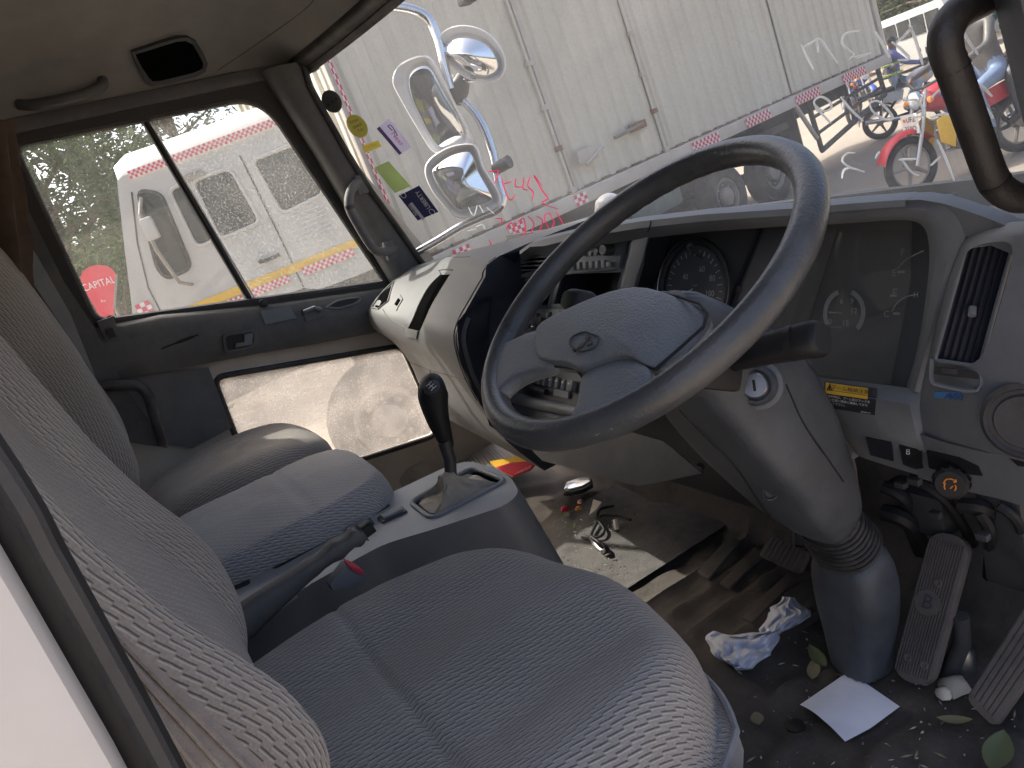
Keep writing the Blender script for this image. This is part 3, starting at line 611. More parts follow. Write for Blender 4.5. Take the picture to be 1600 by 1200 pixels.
# rev counter and small gauges
tc_ = cp(1322, 489, .002); tr = (cp(1356, 489)-tc_).length
tac = MB().prism(disc(tc_, tr*1.05, 0), CN*.0015).build('rev_counter', 'dial', clu, smooth=0)
for a0, a1, nm in ((215, 110, 'rev_scale_low'), (70, -42, 'rev_scale_high')):
    arc = [R(a0+(a1-a0)*i/14) for i in range(15)]
    MB().loft([[tc_+(CR*math.cos(w)+CU*math.sin(w))*tr*q+CN*.003 for q in (.80, 1.0)] for w in arc], False, False).build(nm, 'grey_ink', tac, smooth=0)
num = MB()
for tx, p in (('0', (1300, 503)), ('6', (1318, 471)), ('9', (1334, 471)), ('12', (1337, 486)), ('15', (1324, 505)), ('x100r/min', (1310, 511))): put_text(num, tx, .011 if 'x' not in tx else .004, cp(*p, .004), CR, CU)
num.build('dial_numbers', 'dial_ink', tac, smooth=0, fix=False)
MB().tube([cp(1321, 489, .006), cp(1300, 488, .006)], .0012, 5).build('needle', 'dial_ink', tac)
num = MB()
for tx, p, s_ in (('F', (1413, 395), .012), ('E', (1400, 427), .012), ('E', (1401, 458), .015), ('C', (1388, 491), .012), ('H', (1434, 461), .009), ('130', (1250, 438), .012), ('135', (1238, 455), .012)): put_text(num, tx, s_, cp(*p, .004), CR, CU)
for p in ((1411, 425), (1404, 490), (1399, 462)): num.obox(cp(*p, .004), CR, CU, CN, (.009, .003, .001))
num.build('gauge_letters', 'grey_ink', clu, smooth=0, fix=False)
for q in (((1397, 486), (1405, 473), (1418, 464), (1436, 460)), ((1405, 420), (1420, 405), (1446, 392))): MB().tube(spline([cp(*p, .004) for p in q], 4), .0008, 4).build('gauge_arc', 'grey_ink', clu)
MB().lathe(cp(1156, 452, .003), CN, [(.006, 0), (.006, .001), (0, .001)], 16).build('warning_symbol', 'plastic_dark', clu)
MB().prism([cp(*p, .034) for p in ((1262, 345), (1452, 337), (1450, 440), (1417, 602), (1242, 572))], CN*.002).build('cluster_lens', 'gauge_lens', clu, smooth=0)
# left side of the cluster: navy cheek and grey upright
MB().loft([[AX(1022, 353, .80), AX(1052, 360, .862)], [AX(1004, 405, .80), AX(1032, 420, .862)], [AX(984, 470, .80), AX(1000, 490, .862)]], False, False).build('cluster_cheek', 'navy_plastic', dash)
up = MB().loft([[AX(988, 359, .82), AX(992, 358, .80), AX(1017, 352, .795), AX(1022, 353, .81)], [AX(976, 410, .82), AX(982, 409, .80), AX(1004, 405, .795), AX(1008, 407, .81)], [AX(960, 472, .82), AX(966, 471, .80), AX(984, 470, .795), AX(990, 472, .81)]], True, True)
up.build('stack_upright', 'plastic', dash, bevel=.002)
# ------------------------------------------------------------------ centre stack
SP = V((.805, 1.2, .64)); SN = V((-1, 0, .30)).normalized(); SU = V((.30, 0, 1)).normalized(); SR = V((0, -1, 0))
def sp(px, py, lift=0.0): return AP(px, py, SP, SN)+SN*lift
def sq(poly, lift, name, mname, par, bevel=0, depth=.006): return MB().prism([sp(*p, lift-depth) for p in poly], SN*depth).build(name, mname, par, smooth=40, bevel=bevel)
holes = [[(879, 428), (972, 424), (962, 468), (866, 476)], [(801, 441), (872, 430), (858, 478), (790, 476)], [(824, 398), (867, 388), (857, 419), (818, 428)]]
st = MB().plate([sp(*p) for p in ((812, 394), (993, 358), (965, 472), (960, 482), (787, 482))], [[sp(*p) for p in h] for h in holes], -SN*.008).build('centre_stack', 'plastic', dash, smooth=0)
MB().prism([sp(*p, -.07) for p in ((780, 385), (1000, 350), (975, 490), (770, 490))], -SN*.004).build('pocket_back', 'black', st)
for h, nm in zip(holes, ('radio_pocket', 'tray_pocket', 'vent_duct')):
    MB().loft([[sp(*p, 0.0) for p in h], [sp(*p, -.07) for p in h]], True, False).build(nm, 'navy_plastic', st)
    MB().tube([sp(*p, .001) for p in h], .0014, 5, closed=True).build('pocket_rim', 'plastic', st)
for a, b in (((868, 440), (857, 478)), ((879, 428), (866, 476))): MB().tube([sp(*a, .002), sp(*b, .002)], .0012, 5).build('pocket_divider', 'plastic', st)
vent_f = MB().plate([sp(*p, .010) for p in ((815, 396), (876, 382), (862, 426), (803, 437))], [[sp(*p, .010) for p in ((823, 397), (868, 387), (858, 420), (817, 429))]], -SN*.01).build('centre_vent', 'plastic', st, smooth=0)
MB().prism([sp(*p, -.012) for p in ((823, 397), (868, 387), (858, 420), (817, 429))], -SN*.002).build('vent_back', 'black', vent_f)
for i in range(5):
    t = (i+.5)/5; a = V((823, 397, 0)).lerp(V((817, 429, 0)), t); b = V((868, 387, 0)).lerp(V((858, 420, 0)), t)
    MB().obox((sp(a.x, a.y, .004)+sp(b.x, b.y, .004))/2, SR, SU, SN, ((sp(a.x, a.y)-sp(b.x, b.y)).length, .0024, .014)).build('vent_slat', 'plastic', vent_f)
MB().obox(sp(818, 420, .008), SR, SU, SN, (.006, .016, .012)).build('vent_wheel', 'plastic_dark', vent_f, bevel=.002)
rad = thing('car_radio', 'grey cassette radio with row of buttons and two knobs behind the steering wheel', 'radio', sp(925, 405))
rb = MB().prism([sp(*p, .002) for p in ((880, 382), (986, 374), (973, 420), (872, 431))], SN*.010).build('radio_face', 'plastic_mid', rad, bevel=.0015)
for c, r_, h in (((964, 390), .0105, .022), ((950, 392), .0065, .016)):
    k_ = MB().lathe(sp(*c, .011), SN+V((0, -.12, 0)), [(r_, 0), (r_, h*.8), (r_*.86, h), (0, h)], 18).build('radio_knob', 'plastic_dark', rb)
    MB().lathe(sp(*c, .011)+(SN+V((0, -.12, 0)))*h*.99, SN+V((0, -.12, 0)), [(r_*.85, 0), (r_*.8, .0012), (0, .0012)], 18).build('knob_cap', 'plastic_mid', k_)
for i in range(8):
    t = i/7; MB().obox(sp(888+67*t, 417-5*t, .016), SR, SU, SN, (.0092, .013, .008)).build('preset_button', 'plastic', rb, bevel=.001)
MB().obox(sp(964, 413, .016), SR, SU, SN, (.013, .009, .007)).build('eject_button', 'plastic_mid', rb, bevel=.001)
for c in ((924, 398), (933, 397), (942, 396), (926, 389)): MB().obox(sp(*c, .014), SR, SU, SN, (.0078, .0065, .006)).build('small_button', 'plastic', rb, bevel=.001)
MB().obox(sp(905, 399, .013), SR, SU, SN, (.03, .012, .003)).build('tuner_window', 'black', rb)
MB().obox(sp(925, 421, .014), SR, SU, SN, (.075, .0018, .004)).build('tape_slot', 'black', rb)
sq([(868, 476), (960, 466), (957, 478), (862, 484)], .004, 'pocket_sill', 'plastic', st)
# cheek between glovebox and stack
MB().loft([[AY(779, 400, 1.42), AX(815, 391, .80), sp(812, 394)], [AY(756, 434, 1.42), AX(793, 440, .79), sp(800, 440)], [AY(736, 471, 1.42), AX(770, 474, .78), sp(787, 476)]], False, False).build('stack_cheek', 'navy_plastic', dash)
# lower stack: bends towards the driver
LP = sp(860, 482, .004); LN = V((-1, 0, .55)).normalized(); LU = V((.55, 0, 1)).normalized(); LPN = LN
def lp(px, py, lift=0.0): return AP(px, py, LP, LN)+LN*lift
trayh = [(739, 484), (815, 487), (800, 548), (731, 545)]
low = MB().plate([lp(*p) for p in ((728, 476), (965, 482), (1010, 520), (960, 668), (770, 668), (722, 560), (718, 520))], [[lp(*p) for p in trayh]], -LN*.01).build('lower_stack', 'plastic_mid', dash, smooth=0)
MB().loft([[lp(*p, 0) for p in trayh], [lp(*p, -.06) for p in trayh]], True, True).build('side_tray', 'navy_plastic', low)
MB().tube([lp(*p, .002) for p in rounded([(x, y, 0) for x, y in trayh], 6) ] if False else [lp(p.x, p.y, .002) for p in rounded([(x, y, 0) for x, y in trayh], 7)], .0035, 6, closed=True).build('tray_rim', 'plastic_dusty', low)
MB().prism([lp(*p, .002) for p in ((800, 484), (910, 484), (900, 546), (790, 548))], LN*.004).build('switch_plate', 'plastic', low)
for i, (a, b) in enumerate(((826, 503), (843, 501), (861, 499), (880, 498), (896, 499))):
    s_ = MB().obox(lp(a, b, .006), SR, LU, LN, (.017, .030, .006)).build('rocker_frame', 'plastic_dark', low, bevel=.002)
    MB().obox(lp(a, b, .011), SR, LU, LN, (.012, .024, .006)).build('rocker_switch', 'plastic_mid' if i < 3 else 'plastic', s_, bevel=.002)
for a, b in ((820, 514), (840, 511)):
    tg = MB().lathe(lp(a, b, .010), LN, [(.007, 0), (.007, .004), (.005, .009), (0, .009)], 14).build('toggle_base', 'chrome', low)
    MB().tube([lp(a, b, .018), lp(a-12, b+4, .040)], [.0022, .0035], 8).build('toggle_lever', 'chrome', tg)
MB().obox(lp(859, 505, .02), SR, LU, LN, (.022, .016, .02)).build('toggle_box', 'black', low, bevel=.002)
MB().lathe(lp(778, 505, .002), LN, [(.011, 0), (.011, .012), (.008, .016), (0, .016)], 16).build('tray_knob', 'steel', low)
MB().prism([lp(*p, .002) for p in ((814, 582), (930, 600), (925, 640), (822, 620))], LN*.004).build('heater_panel', 'plastic_dark', low)
for i in range(8):
    t = i/7; w_ = .012 if i < 7 else .02
    b_ = MB().obox(lp(831+70*t, 590+14*t, .012), SR, LU, LN, (.0105 if i < 7 else .018, .020, .012)).build('heater_button', 'plastic_mid', low, bevel=.0015)
    MB().obox(lp(831+70*t, 587+14*t, .0186), SR, LU, LN, (.006, .003, .0006)).build('button_mark', 'white_ink', b_)
MB().tube(spline([lp(836, 612, .012), lp(842, 607, .020), lp(852, 610, .020), lp(862, 614, .014)], 4), .006, 8).build('heater_lever', 'black', low)
MB().obox(lp(884, 616, .010), SR, LU, LN, (.05, .012, .004)).build('lever_scale', 'plastic', low)
MB().tube([lp(790, 618, .008), lp(850, 632, .010), lp(935, 650, .010)], .012, 12).build('knee_roll', 'plastic_mid', low)
MB().prism([lp(*p, .0) for p in ((770, 640), (960, 668), (1040, 690), (1100, 740), (1000, 760), (850, 720))], LN*.004).build('knee_panel', 'plastic_dark', low)  # darker plastic carries the shade below the steering wheel in its colour
# ------------------------------------------------------------------ passenger side: rolled glovebox body between two end sections
PLs = [(637, 420), (612, 441), (590, 464), (577, 481), (575, 493), (584, 513), (614, 534), (640, 565), (662, 612), (700, 655)]
PRs = [(779, 400), (757, 433), (737, 468), (721, 497), (711, 524), (716, 558), (729, 592), (748, 628), (790, 688), (850, 735)]
ya, yb = 1.985, 1.42
A_ = [AY(*p, ya) for p in PLs]; B_ = [AY(*p, yb) for p in PRs]
A_ = [V((xs(ya, .66)-.02, ya, A_[0].z-.005))]+A_; B_ = [V((xs(yb, .66)-.02, yb, B_[0].z+.01))]+B_
NS = 14
def blend(t):
    q = [a.lerp(b, t) for a, b in zip(A_, B_)]
    for i in range(1, len(q)-1): q[i] = q[i]+V((.025*math.sin(math.pi*t)*(1 if i < 3 else .0), 0, .012*math.sin(math.pi*t) if i < 3 else 0))
    return spline(q, 3)
gb_mb = MB().loft([blend(i/NS) for i in range(NS+1)], False, False); gb_b = bvh_of(gb_mb)
gb = gb_mb.build('glovebox_body', 'plastic_dusty', dash, smooth=50)
MB().prism([p for p in spline(B_, 3)]+[B_[-1]+V((.3, 0, 0)), B_[0]+V((0, 0, -.3))], (0, -.003, 0)).build('glovebox_end', 'navy_plastic', dash, smooth=0)
MB().prism([p for p in spline(A_, 3)]+[A_[-1]+V((.3, 0, 0))], (0, .003, 0)).build('glovebox_end', 'plastic_dusty', dash, smooth=0)
ssl = [(690, 430), (672, 448), (657, 474), (646, 500), (639, 513)]; ssr = [(703, 429), (688, 452), (672, 480), (660, 508), (655, 517)]
strip(gb_b, ssl, ssr, .0012, .004).build('glovebox_slot', 'void', gb)
strip(gb_b, [(686, 423), (668, 440), (652, 468), (640, 496), (634, 512)], [(690, 430), (672, 448), (657, 474), (646, 500), (639, 513)], .0035, .004).build('slot_rim', 'plastic_dusty', gb)
patch(gb_b, [(635, 512), (655, 517), (652, 529), (636, 525)], .004).build('slot_latch', 'plastic_dusty', gb, bevel=.001)
patch(gb_b, [(612, 446), (606, 470), (592, 481), (586, 480), (594, 462)], .0008).build('corner_vent', 'void', gb)
MB().tube([hit(gb_b, *p, .002) for p in ((616, 440), (607, 471), (592, 483), (582, 481), (592, 460))], .002, 5, closed=True).build('corner_vent_rim', 'plastic_dusty', gb)
patch(gb_b, [(626, 461), (630, 468), (620, 486), (615, 481)], .003).build('latch_plate', 'plastic_dusty', gb, bevel=.001)
patch(gb_b, [(624, 467), (627, 470), (621, 479), (618, 477)], .0045).build('latch_slot', 'void', gb)
for pts in ([(598, 483), (608, 498), (622, 507), (634, 513)], [(640, 566), (670, 577), (700, 585), (727, 592)], [(672, 578), (673, 586), (680, 596)], [(668, 441), (686, 423), (708, 422)], [(700, 401), (720, 402), (734, 401)]):
    line(gb_b, pts, .0012).build('lid_gap', 'black', gb)
cp_ = [(777, 402), (756, 434), (735, 470), (720, 497), (712, 524), (717, 556), (730, 592), (748, 626)]
line(gb_b, [(a-2.5, b) for a, b in cp_], .0022).build('end_gap', 'black', gb)
# curved navy and grey trim strips beside the glovebox
for dx, nm, mn, r_ in ((4, 'edge_strip', 'plastic', .003), (12, 'edge_channel', 'navy_plastic', .009)):
    MB().tube(spline([AY(a+dx, b, 1.405) for a, b in cp_[3:]], 4), r_, 6).build(nm, mn, dash)
MB().prism([AY(*p, 1.40) for p in ((714, 505), (737, 474), (732, 545), (765, 665), (800, 690), (750, 632), (718, 560))], (.05, 0, 0)).build('lower_cheek', 'navy_plastic', dash, smooth=0)
MB().prism([V((x, 1.18, z)) for x, z in ()] or [V((.78, 1.40, .30)), V((.78, 1.98, .34)), V((.95, 1.98, .20)), V((.95, 1.40, .20))], (0, 0, .01)).build('toe_cover', 'plastic_dark', dash)
# ------------------------------------------------------------------ driver's lower panel with switches
rows = [[(1236, 566, .800), (1256, 584, .795), (1300, 592, .792), (1350, 597, .792), (1418, 606, .792), (1450, 610, .795)],
        [(1235, 600, .775), (1258, 606, .772), (1300, 613, .770), (1350, 620, .770), (1421, 632, .774), (1452, 638, .80)],
        [(1240, 640, .785), (1262, 648, .780), (1310, 662, .778), (1360, 676, .778), (1434, 692, .780), (1455, 694, .80)],
        [(1262, 668, .81), (1285, 676, .80), (1326, 686, .798), (1366, 696, .796), (1440, 712, .796), (1456, 716, .80)],
        [(1300, 690, .83), (1316, 702, .82), (1350, 716, .815), (1390, 729, .812), (1440, 744, .812), (1456, 750, .815)]]
kp_mb = MB().loft([[AX(*p) for p in r_] for r_ in rows], False, False); kp_b = bvh_of(kp_mb)
kp = kp_mb.build('driver_lower_panel', 'plastic_mid', dash, smooth=60)
rows2 = [[(1430, 676, .785), (1480, 692, .78), (1545, 708, .776), (1566, 706, .775), (1590, 728, .775), (1640, 735, .775)],
         [(1434, 712, .796), (1490, 728, .79), (1540, 742, .785), (1580, 752, .783), (1610, 764, .78), (1650, 770, .78)],
         [(1434, 746, .812), (1475, 759, .808), (1520, 770, .805), (1560, 779, .803), (1605, 793, .80), (1650, 805, .80)]]
k2_mb = MB().loft([[AX(*p) for p in r_] for r_ in rows2], False, False); k2_b = bvh_of(k2_mb); MB_ = k2_mb.build('lower_switch_strip', 'plastic_mid', dash, smooth=60)
both = bvh_of(kp_mb, k2_mb)
patch(both, [(1354, 682), (1393, 690), (1397, 719), (1361, 710)], .002).build('blank_switch', 'navy_plastic', kp)
rs = patch(both, [(1406, 694), (1440, 701), (1443, 730), (1432, 732), (1412, 724)], .002).build('lamp_switch', 'black', kp)
tb = MB(); put_text(tb, 'B', .011, hit(both, 1421, 702, .004), CR, CU); tb.build('switch_symbol', 'dial_ink', rs, smooth=0, fix=False)
patch(both, [(1449, 703), (1500, 714), (1530, 728), (1536, 742), (1500, 738), (1453, 730)], .002).build('throttle_recess', 'black', MB_)
kc = hit(both, 1492, 742, .004); kn = V((-1, -.45, .15)).normalized()
kb = MB().lathe(kc, kn, [(.017, 0), (.0195, .004), (.0195, .022), (.016, .026), (0, .026)], 24).build('throttle_knob', 'black', MB_)
for i in range(14):
    w = 2*math.pi*i/14; a = kn.orthogonal().normalized(); b = kn.cross(a); MB().tube([kc+(a*math.cos(w)+b*math.sin(w))*.0195+kn*.005, kc+(a*math.cos(w)+b*math.sin(w))*.0195+kn*.021], .0016, 5).build('knob_ridge', 'black', kb)
a = V((.1, -1, .0)); a = (a-kn*a.dot(kn)).normalized(); b = kn.cross(a); b = b if b.z > 0 else -b
for q in ([(-.009, .002), (-.005, .009), (.003, .010), (.009, .006)], [(-.007, -.008), (-.008, -.002), (-.006, .003)], [(.0, -.006), (.004, -.001)], [(.006, -.009), (.008, -.004), (.007, .001)], [(.009, .006), (.005, .005)], [(.009, .006), (.008, .010)]):
    MB().tube(spline([kc+kn*.0265+a*x*.75+b*z*.75 for x, z in q], 4), .0008, 5).build('knob_symbol', 'orange', kb)
# warning label
lb = thing('warning_label', 'black and yellow Japanese warning label below the instrument cluster', 'label', hit(kp_b, 1330, 625))
LQ = [(1289, 597), (1371, 608), (1368, 648), (1287, 635)]
def lq(u, v, l=.0015): return hit(kp_b, (LQ[0][0]*(1-u)+LQ[1][0]*u)*(1-v)+(LQ[3][0]*(1-u)+LQ[2][0]*u)*v, (LQ[0][1]*(1-u)+LQ[1][1]*u)*(1-v)+(LQ[3][1]*(1-u)+LQ[2][1]*u)*v, l)
MB().grid(lambda u, v: lq(u, v), 8, 6).build('label_sheet', 'label_navy', lb, smooth=0)
MB().grid(lambda u, v: lq(.03+.81*u, .05+.36*v, .0022), 8, 3).build('yellow_field', 'label_yellow', lb, smooth=0)
def lab_text(txt, u, v, size, mname):
    vs, fs = text_mesh(txt, size); mb = MB(); mb.add([lq(u+p.x, v-p.y*1.9, .0030) for p in vs], fs); mb.build('label_print', mname, lb, smooth=0, fix=False)
lab_text('ブーム格納注意', .50, .24, .105, 'black')
lab_text('移動走行時は、ブーム及びフックを', .44, .50, .058, 'white')
lab_text('所定の位置に確実に格納してから', .43, .64, .058, 'white')
lab_text('走行して下さい。', .24, .78, .058, 'white')
lab_text('0004680170', .83, .92, .036, 'white')
tri = [(.07, .36), (.15, .36), (.11, .10)]
MB().tube([lq(u, v, .003) for u, v in tri], .0008, 4, closed=True).build('hazard_triangle', 'black', lb)
MB().tube([lq(.11, .19, .003), lq(.11, .31, .003)], .0008, 4).build('hazard_bar', 'black', lb)
# ------------------------------------------------------------------ right end pod with vent
VP = AX(1510, 480, .775); VN = V((-1, -.30, .16)).normalized()
def vp(px, py, lift=0.0): return AP(px, py, VP, VN)+VN*lift
vh = [(1510, 386), (1586, 374), (1531, 572), (1461, 562)]
prow = [[(1513, 360, .800), (1530, 354, .797), (1560, 349, .793), (1596, 345, .788), (1640, 344, .780), (1720, 346, .76)],
        [(1507, 374, .790), (1516, 370, .783), (1552, 362, .777), (1592, 357, .772), (1640, 360, .766), (1720, 365, .75)],
        [(1498, 390, .787), (1508, 386, .776), (1548, 379, .770), (1589, 373, .765), (1640, 384, .762), (1720, 395, .75)],
        [(1482, 432, .787), (1496, 430, .776), (1535, 428, .769), (1577, 428, .763), (1640, 440, .760), (1720, 450, .75)],
        [(1465, 496, .787), (1478, 496, .776), (1518, 496, .768), (1557, 500, .762), (1640, 515, .758), (1720, 520, .75)],
        [(1452, 552, .787), (1461, 560, .776), (1497, 567, .768), (1533, 573, .762), (1640, 580, .758), (1720, 590, .75)],
        [(1442, 594, .787), (1457, 598, .778), (1497, 605, .770), (1538, 608, .763), (1630, 625, .758), (1720, 640, .75)],
        [(1434, 640, .787), (1452, 646, .780), (1492, 653, .772), (1538, 660, .765), (1625, 680, .760), (1720, 700, .755)],
        [(1431, 676, .795), (1450, 688, .79), (1494, 698, .783), (1546, 708, .777), (1610, 724, .772), (1700, 745, .77)]]
pm = MB(); nc_ = 6
pm.add([AX(*p) for r_ in prow for p in r_], [(i*nc_+j, i*nc_+j+1, (i+1)*nc_+j+1, (i+1)*nc_+j) for i in range(len(prow)-1) for j in range(nc_-1) if not (2 <= i < 5 and j in (1, 2))])
pod = pm.build('vent_pod', 'plastic_mid', dash, smooth=180, sub=2); pe_b = bvh_of(pm)
MB().loft([[vp(*p, .004) for p in vh], [vp(*p, -.035) for p in vh]], True, False).build('vent_duct', 'black', pod)
MB().prism([vp(*p, -.030) for p in vh], -VN*.002).build('vent_back', 'black', pod)
MB().tube([vp(p.x, p.y, .001) for p in rounded([(x, y, 0) for x, y in vh], 6, 4)], .0022, 8, closed=True).build('vent_frame', 'plastic_mid', pod)
for i in range(6):
    t = (i+.6)/6.2; T_ = V((1510, 386, 0)).lerp(V((1586, 374, 0)), t); B2 = V((1461, 562, 0)).lerp(V((1531, 572, 0)), t)
    a = vp(T_.x, T_.y, -.008); b = vp(B2.x, B2.y, -.008); d = (b-a).normalized(); s_ = d.cross(VN)
    MB().obox((a+b)/2, d, (s_+VN*1.2).normalized(), d.cross((s_+VN*1.2).normalized()), ((b-a).length, .016, .0025)).build('vent_slat', 'navy_plastic', pod)
MB().tube([vp(1520, 480, .0), vp(1521, 492, .006)], .004, 8).build('vent_tab', 'plastic_mid', pod)
MB().prism([vp(*p, .0015) for p in ((1462, 572), (1531, 581), (1530, 592), (1460, 584))], VN*.001).build('vent_slide_slot', 'black', pod)
MB().obox(vp(1485, 578, .004), SR, SU, VN, (.018, .006, .005)).build('vent_slide', 'plastic_dark', pod, bevel=.001)
MB().tube([vp(p.x, p.y, .001) for p in spline([(1457, 560, 0), (1455, 592, 0), (1470, 602, 0), (1528, 610, 0), (1534, 575, 0)], 3)], .0025, 6).build('vent_lip', 'plastic_mid', pod)
MB().prism([vp(*p, .001) for p in ((1461, 611), (1503, 612), (1503, 623), (1461, 621))], VN*.0015).build('blue_tape', 'blue_tape', pod, bevel=0)
tb = MB(); put_text(tb, '130600', .0105, vp(1482, 617, .0032), CR, CU, sx=1.1); tb.build('tape_lettering', 'navy', pod, smooth=0, fix=False)
ec = hit(pe_b, 1604, 657); en = V((-.7, -.7, .1)).normalized()
MB().lathe(ec, V((-1, -.25, .1)), [(.040, -.01), (.042, .004), (.037, .009), (.034, .004), (.030, .004), (.028, .007), (0, .006)], 28).build('end_speaker', 'plastic_dark', dash)
# ------------------------------------------------------------------ steering wheel
WC = V((.519, .680, .729)); _t, _u = R(29.3), R(1.2)
WN = V((-math.sin(_t)*math.cos(_u), math.sin(_u), math.cos(_t)*math.cos(_u))).normalized()
WA = (V((1, 0, 0))-WN*WN.x).normalized(); WB = WN.cross(WA)        # WA forward in the wheel plane, WB left
def wp(px, py, lift=0.0): return AP(px, py, WC+WN*lift, WN)
sw = thing('steering_wheel', 'large worn grey steering wheel with padded hub in front of the dashboard', 'steering wheel', WC)
rr, rt = .2065, .0162; rim = MB(); NR, NT = 120, 16; vs = []
for i in range(NR):
    w = 2*math.pi*i/NR; d = WA*math.cos(w)+WB*math.sin(w)
    for j in range(NT):
        q = 2*math.pi*j/NT; g = 1.0
        lower = max(0, -WN.z*0+math.cos(q+.9)); g = 1-.05*(.5+.5*math.cos(w*46))*(1 if math.cos(q-math.pi*1.25) > .2 else 0)
        vs.append(WC+d*(rr+rt*g*math.cos(q))+WN*(rt*1.06*g*math.sin(q)))
rim.add(vs, [(i*NT+j, i*NT+(j+1) % NT, ((i+1) % NR)*NT+(j+1) % NT, ((i+1) % NR)*NT+j) for i in range(NR) for j in range(NT)])
rim.build('rim', 'wheel_leather', sw, smooth=80)
pad = [(842, 524), (848, 512), (890, 492), (940, 470), (985, 457), (1020, 456), (1060, 464), (1095, 476), (1106, 492), (1100, 512), (1060, 548), (1025, 578), (1012, 574), (994, 565), (970, 566), (940, 576), (910, 590), (902, 578), (880, 574), (848, 572), (841, 552)]
P0 = [wp(*p, .004) for p in pad]; pc = sum(P0, V())/len(P0)
lv = [(1.0, -.014), (1.0, -.006), (1.0, .004), (.988, .0095), (.962, .0115), (.90, .0125), (.62, .0145), (.36, .0155), (.15, .016)]
rA, rB = wp(1045, 462), wp(1000, 566); rdir = (rB-rA).normalized(); rout = rdir.cross(WN); rout = rout if rout.dot(wp(1100, 490)-rA) > 0 else -rout
def padp(p, s_, h):
    q = pc+(p-pc)*s_; d = max(0, (q-rA).dot(rout)); return q+WN*(h-d*.42*min(1, max(0, h+.004)/.015))
padm = MB().loft([[padp(p, s_, h) for p in P0] for s_, h in lv], True, True)
pad_o = padm.build('hub_pad', 'wheel_grey', sw, smooth=70, sub=1); pad_b = bvh_of(padm)
emb = rounded([hit(pad_b, *p, .0008) for p in ((893, 527), (914, 518), (938, 527), (933, 544), (908, 551), (890, 539))], .008, 4)
em = MB().tube(emb, .0011, 6, closed=True).build('emblem_rim', 'plastic_dark', pad_o)
ec_ = hit(pad_b, 918, 537, .0016); eu_ = hit(pad_b, 922, 524, .0016)-ec_; en_ = WN; eu_ = (eu_-en_*eu_.dot(en_)).normalized(); er_ = eu_.cross(en_)
for w in (90, 210, 330):
    d = er_*math.cos(R(w))+eu_*math.sin(R(w)); s_ = d.cross(en_); l_ = .0125
    MB().prism([ec_, ec_+d*l_*.5+s_*l_*.29, ec_+d*l_, ec_+d*l_*.5-s_*l_*.29], en_*.0016).build('diamond_mark', 'plastic_dark', em, smooth=0)
MB().tube([hit(pad_b, *p, .001) for p in ((896, 547), (903, 547), (899, 551), (896, 547))], .0006, 4).build('horn_symbol', 'black', pad_o)
MB().tube([p+WN*.001 for p in P0], .0016, 6, closed=True).build('pad_gap', 'black', pad_o)
# spokes
def spoke(top, th, name, mname, sub=1):
    T_ = [wp(*p, .004) for p in top]; c = sum(T_, V())/len(T_)
    return MB().loft([[c+(p-c)*s_+WN*h for p in T_] for s_, h in ((.9, -th), (1.0, -th*.5), (1.0, 0.0), (.94, .006), (.6, .008))], True, True).build(name, mname, sw, smooth=70, sub=sub)
spoke([(852, 505), (800, 536), (768, 540), (752, 600), (770, 640), (790, 612), (812, 594), (850, 580), (880, 578), (870, 540)], .014, 'left_spoke', 'wheel_grey')
spoke([(905, 586), (940, 572), (972, 562), (996, 562), (1024, 576), (1016, 600), (1000, 640), (960, 672), (900, 690), (880, 676), (895, 655), (908, 625)], .014, 'lower_spoke', 'wheel_grey')
spoke([(1095, 470), (1120, 478), (1190, 486), (1230, 470), (1236, 500), (1210, 520), (1130, 512), (1100, 512)], .02, 'right_spoke_stub', 'column_grey') if False else None
# ------------------------------------------------------------------ steering column
colm = thing('steering_column', 'grey moulded steering column cover running down to the floor', 'steering column', AZ(1345, 1045, 0))
def rsec(c, ax, wy, wx, n=20, p=3.2):                              # rounded-box section square to the axis
    ax = V(ax).normalized(); ey = V((0, 1, 0)); ey = (ey-ax*ey.dot(ax)).normalized(); ex = ey.cross(ax); out = []
    for i in range(n):
        w = 2*math.pi*i/n; cs, sn = math.cos(w), math.sin(w)
        out.append(c+ey*(wy*math.copysign(abs(cs)**(2/p), cs))+ex*(wx*math.copysign(abs(sn)**(2/p), sn)))
    return out
ax = -WN
c0 = WC+ax*.035; c1 = WC+ax*.075; c2 = AY(1148, 610, .705); c3 = AY(1205, 690, .70); c4 = AY(1258, 770, .70); c5 = AY(1296, 815, .705)
cd = (c5-c2).normalized()
shr = MB().loft([rsec(c0, ax, .040, .036), rsec(c1, ax, .060, .052), rsec(c2-cd*.03, (ax+cd), .080, .074, p=5), rsec(c2+cd*.02, cd, .081, .074, p=6), rsec(c3, cd, .079, .066, p=6), rsec(c3+cd*.012, cd, .076, .063, p=6), rsec(c4, cd, .067, .053, p=5), rsec(c5-cd*.01, cd, .048, .042), rsec(c5, cd, .044, .038)], True, True)
shr_o = shr.build('upper_shroud', 'column_grey', colm, smooth=60, sub=1); shr_b = bvh_of(shr)
c6 = AY(1322, 852, .71); bd = (c6-c5).normalized(); rb_ = []
for i in range(15):
    t = i/14; k = 1+.02*math.cos(i*math.pi); rb_.append(rsec(c5.lerp(c6, t)-bd*.008*(1-t), bd, (.042+.006*t)*k, (.037+.006*t)*k, p=2.2))
bel = MB().loft(rb_, True, True).build('rubber_bellows', 'rubber', colm, smooth=25)
for i in range(7):
    t = (i+.5)/7; MB().tube(rsec(c5.lerp(c6, t), bd, .044+.007*t, .039+.007*t, 28, 2.2), .0034, 8, closed=True).build('bellows_rib', 'rubber', bel)
c7 = AY(1332, 880, .715); c8 = AY(1342, 960, .715); c9 = AZ(1348, 1052, .0)
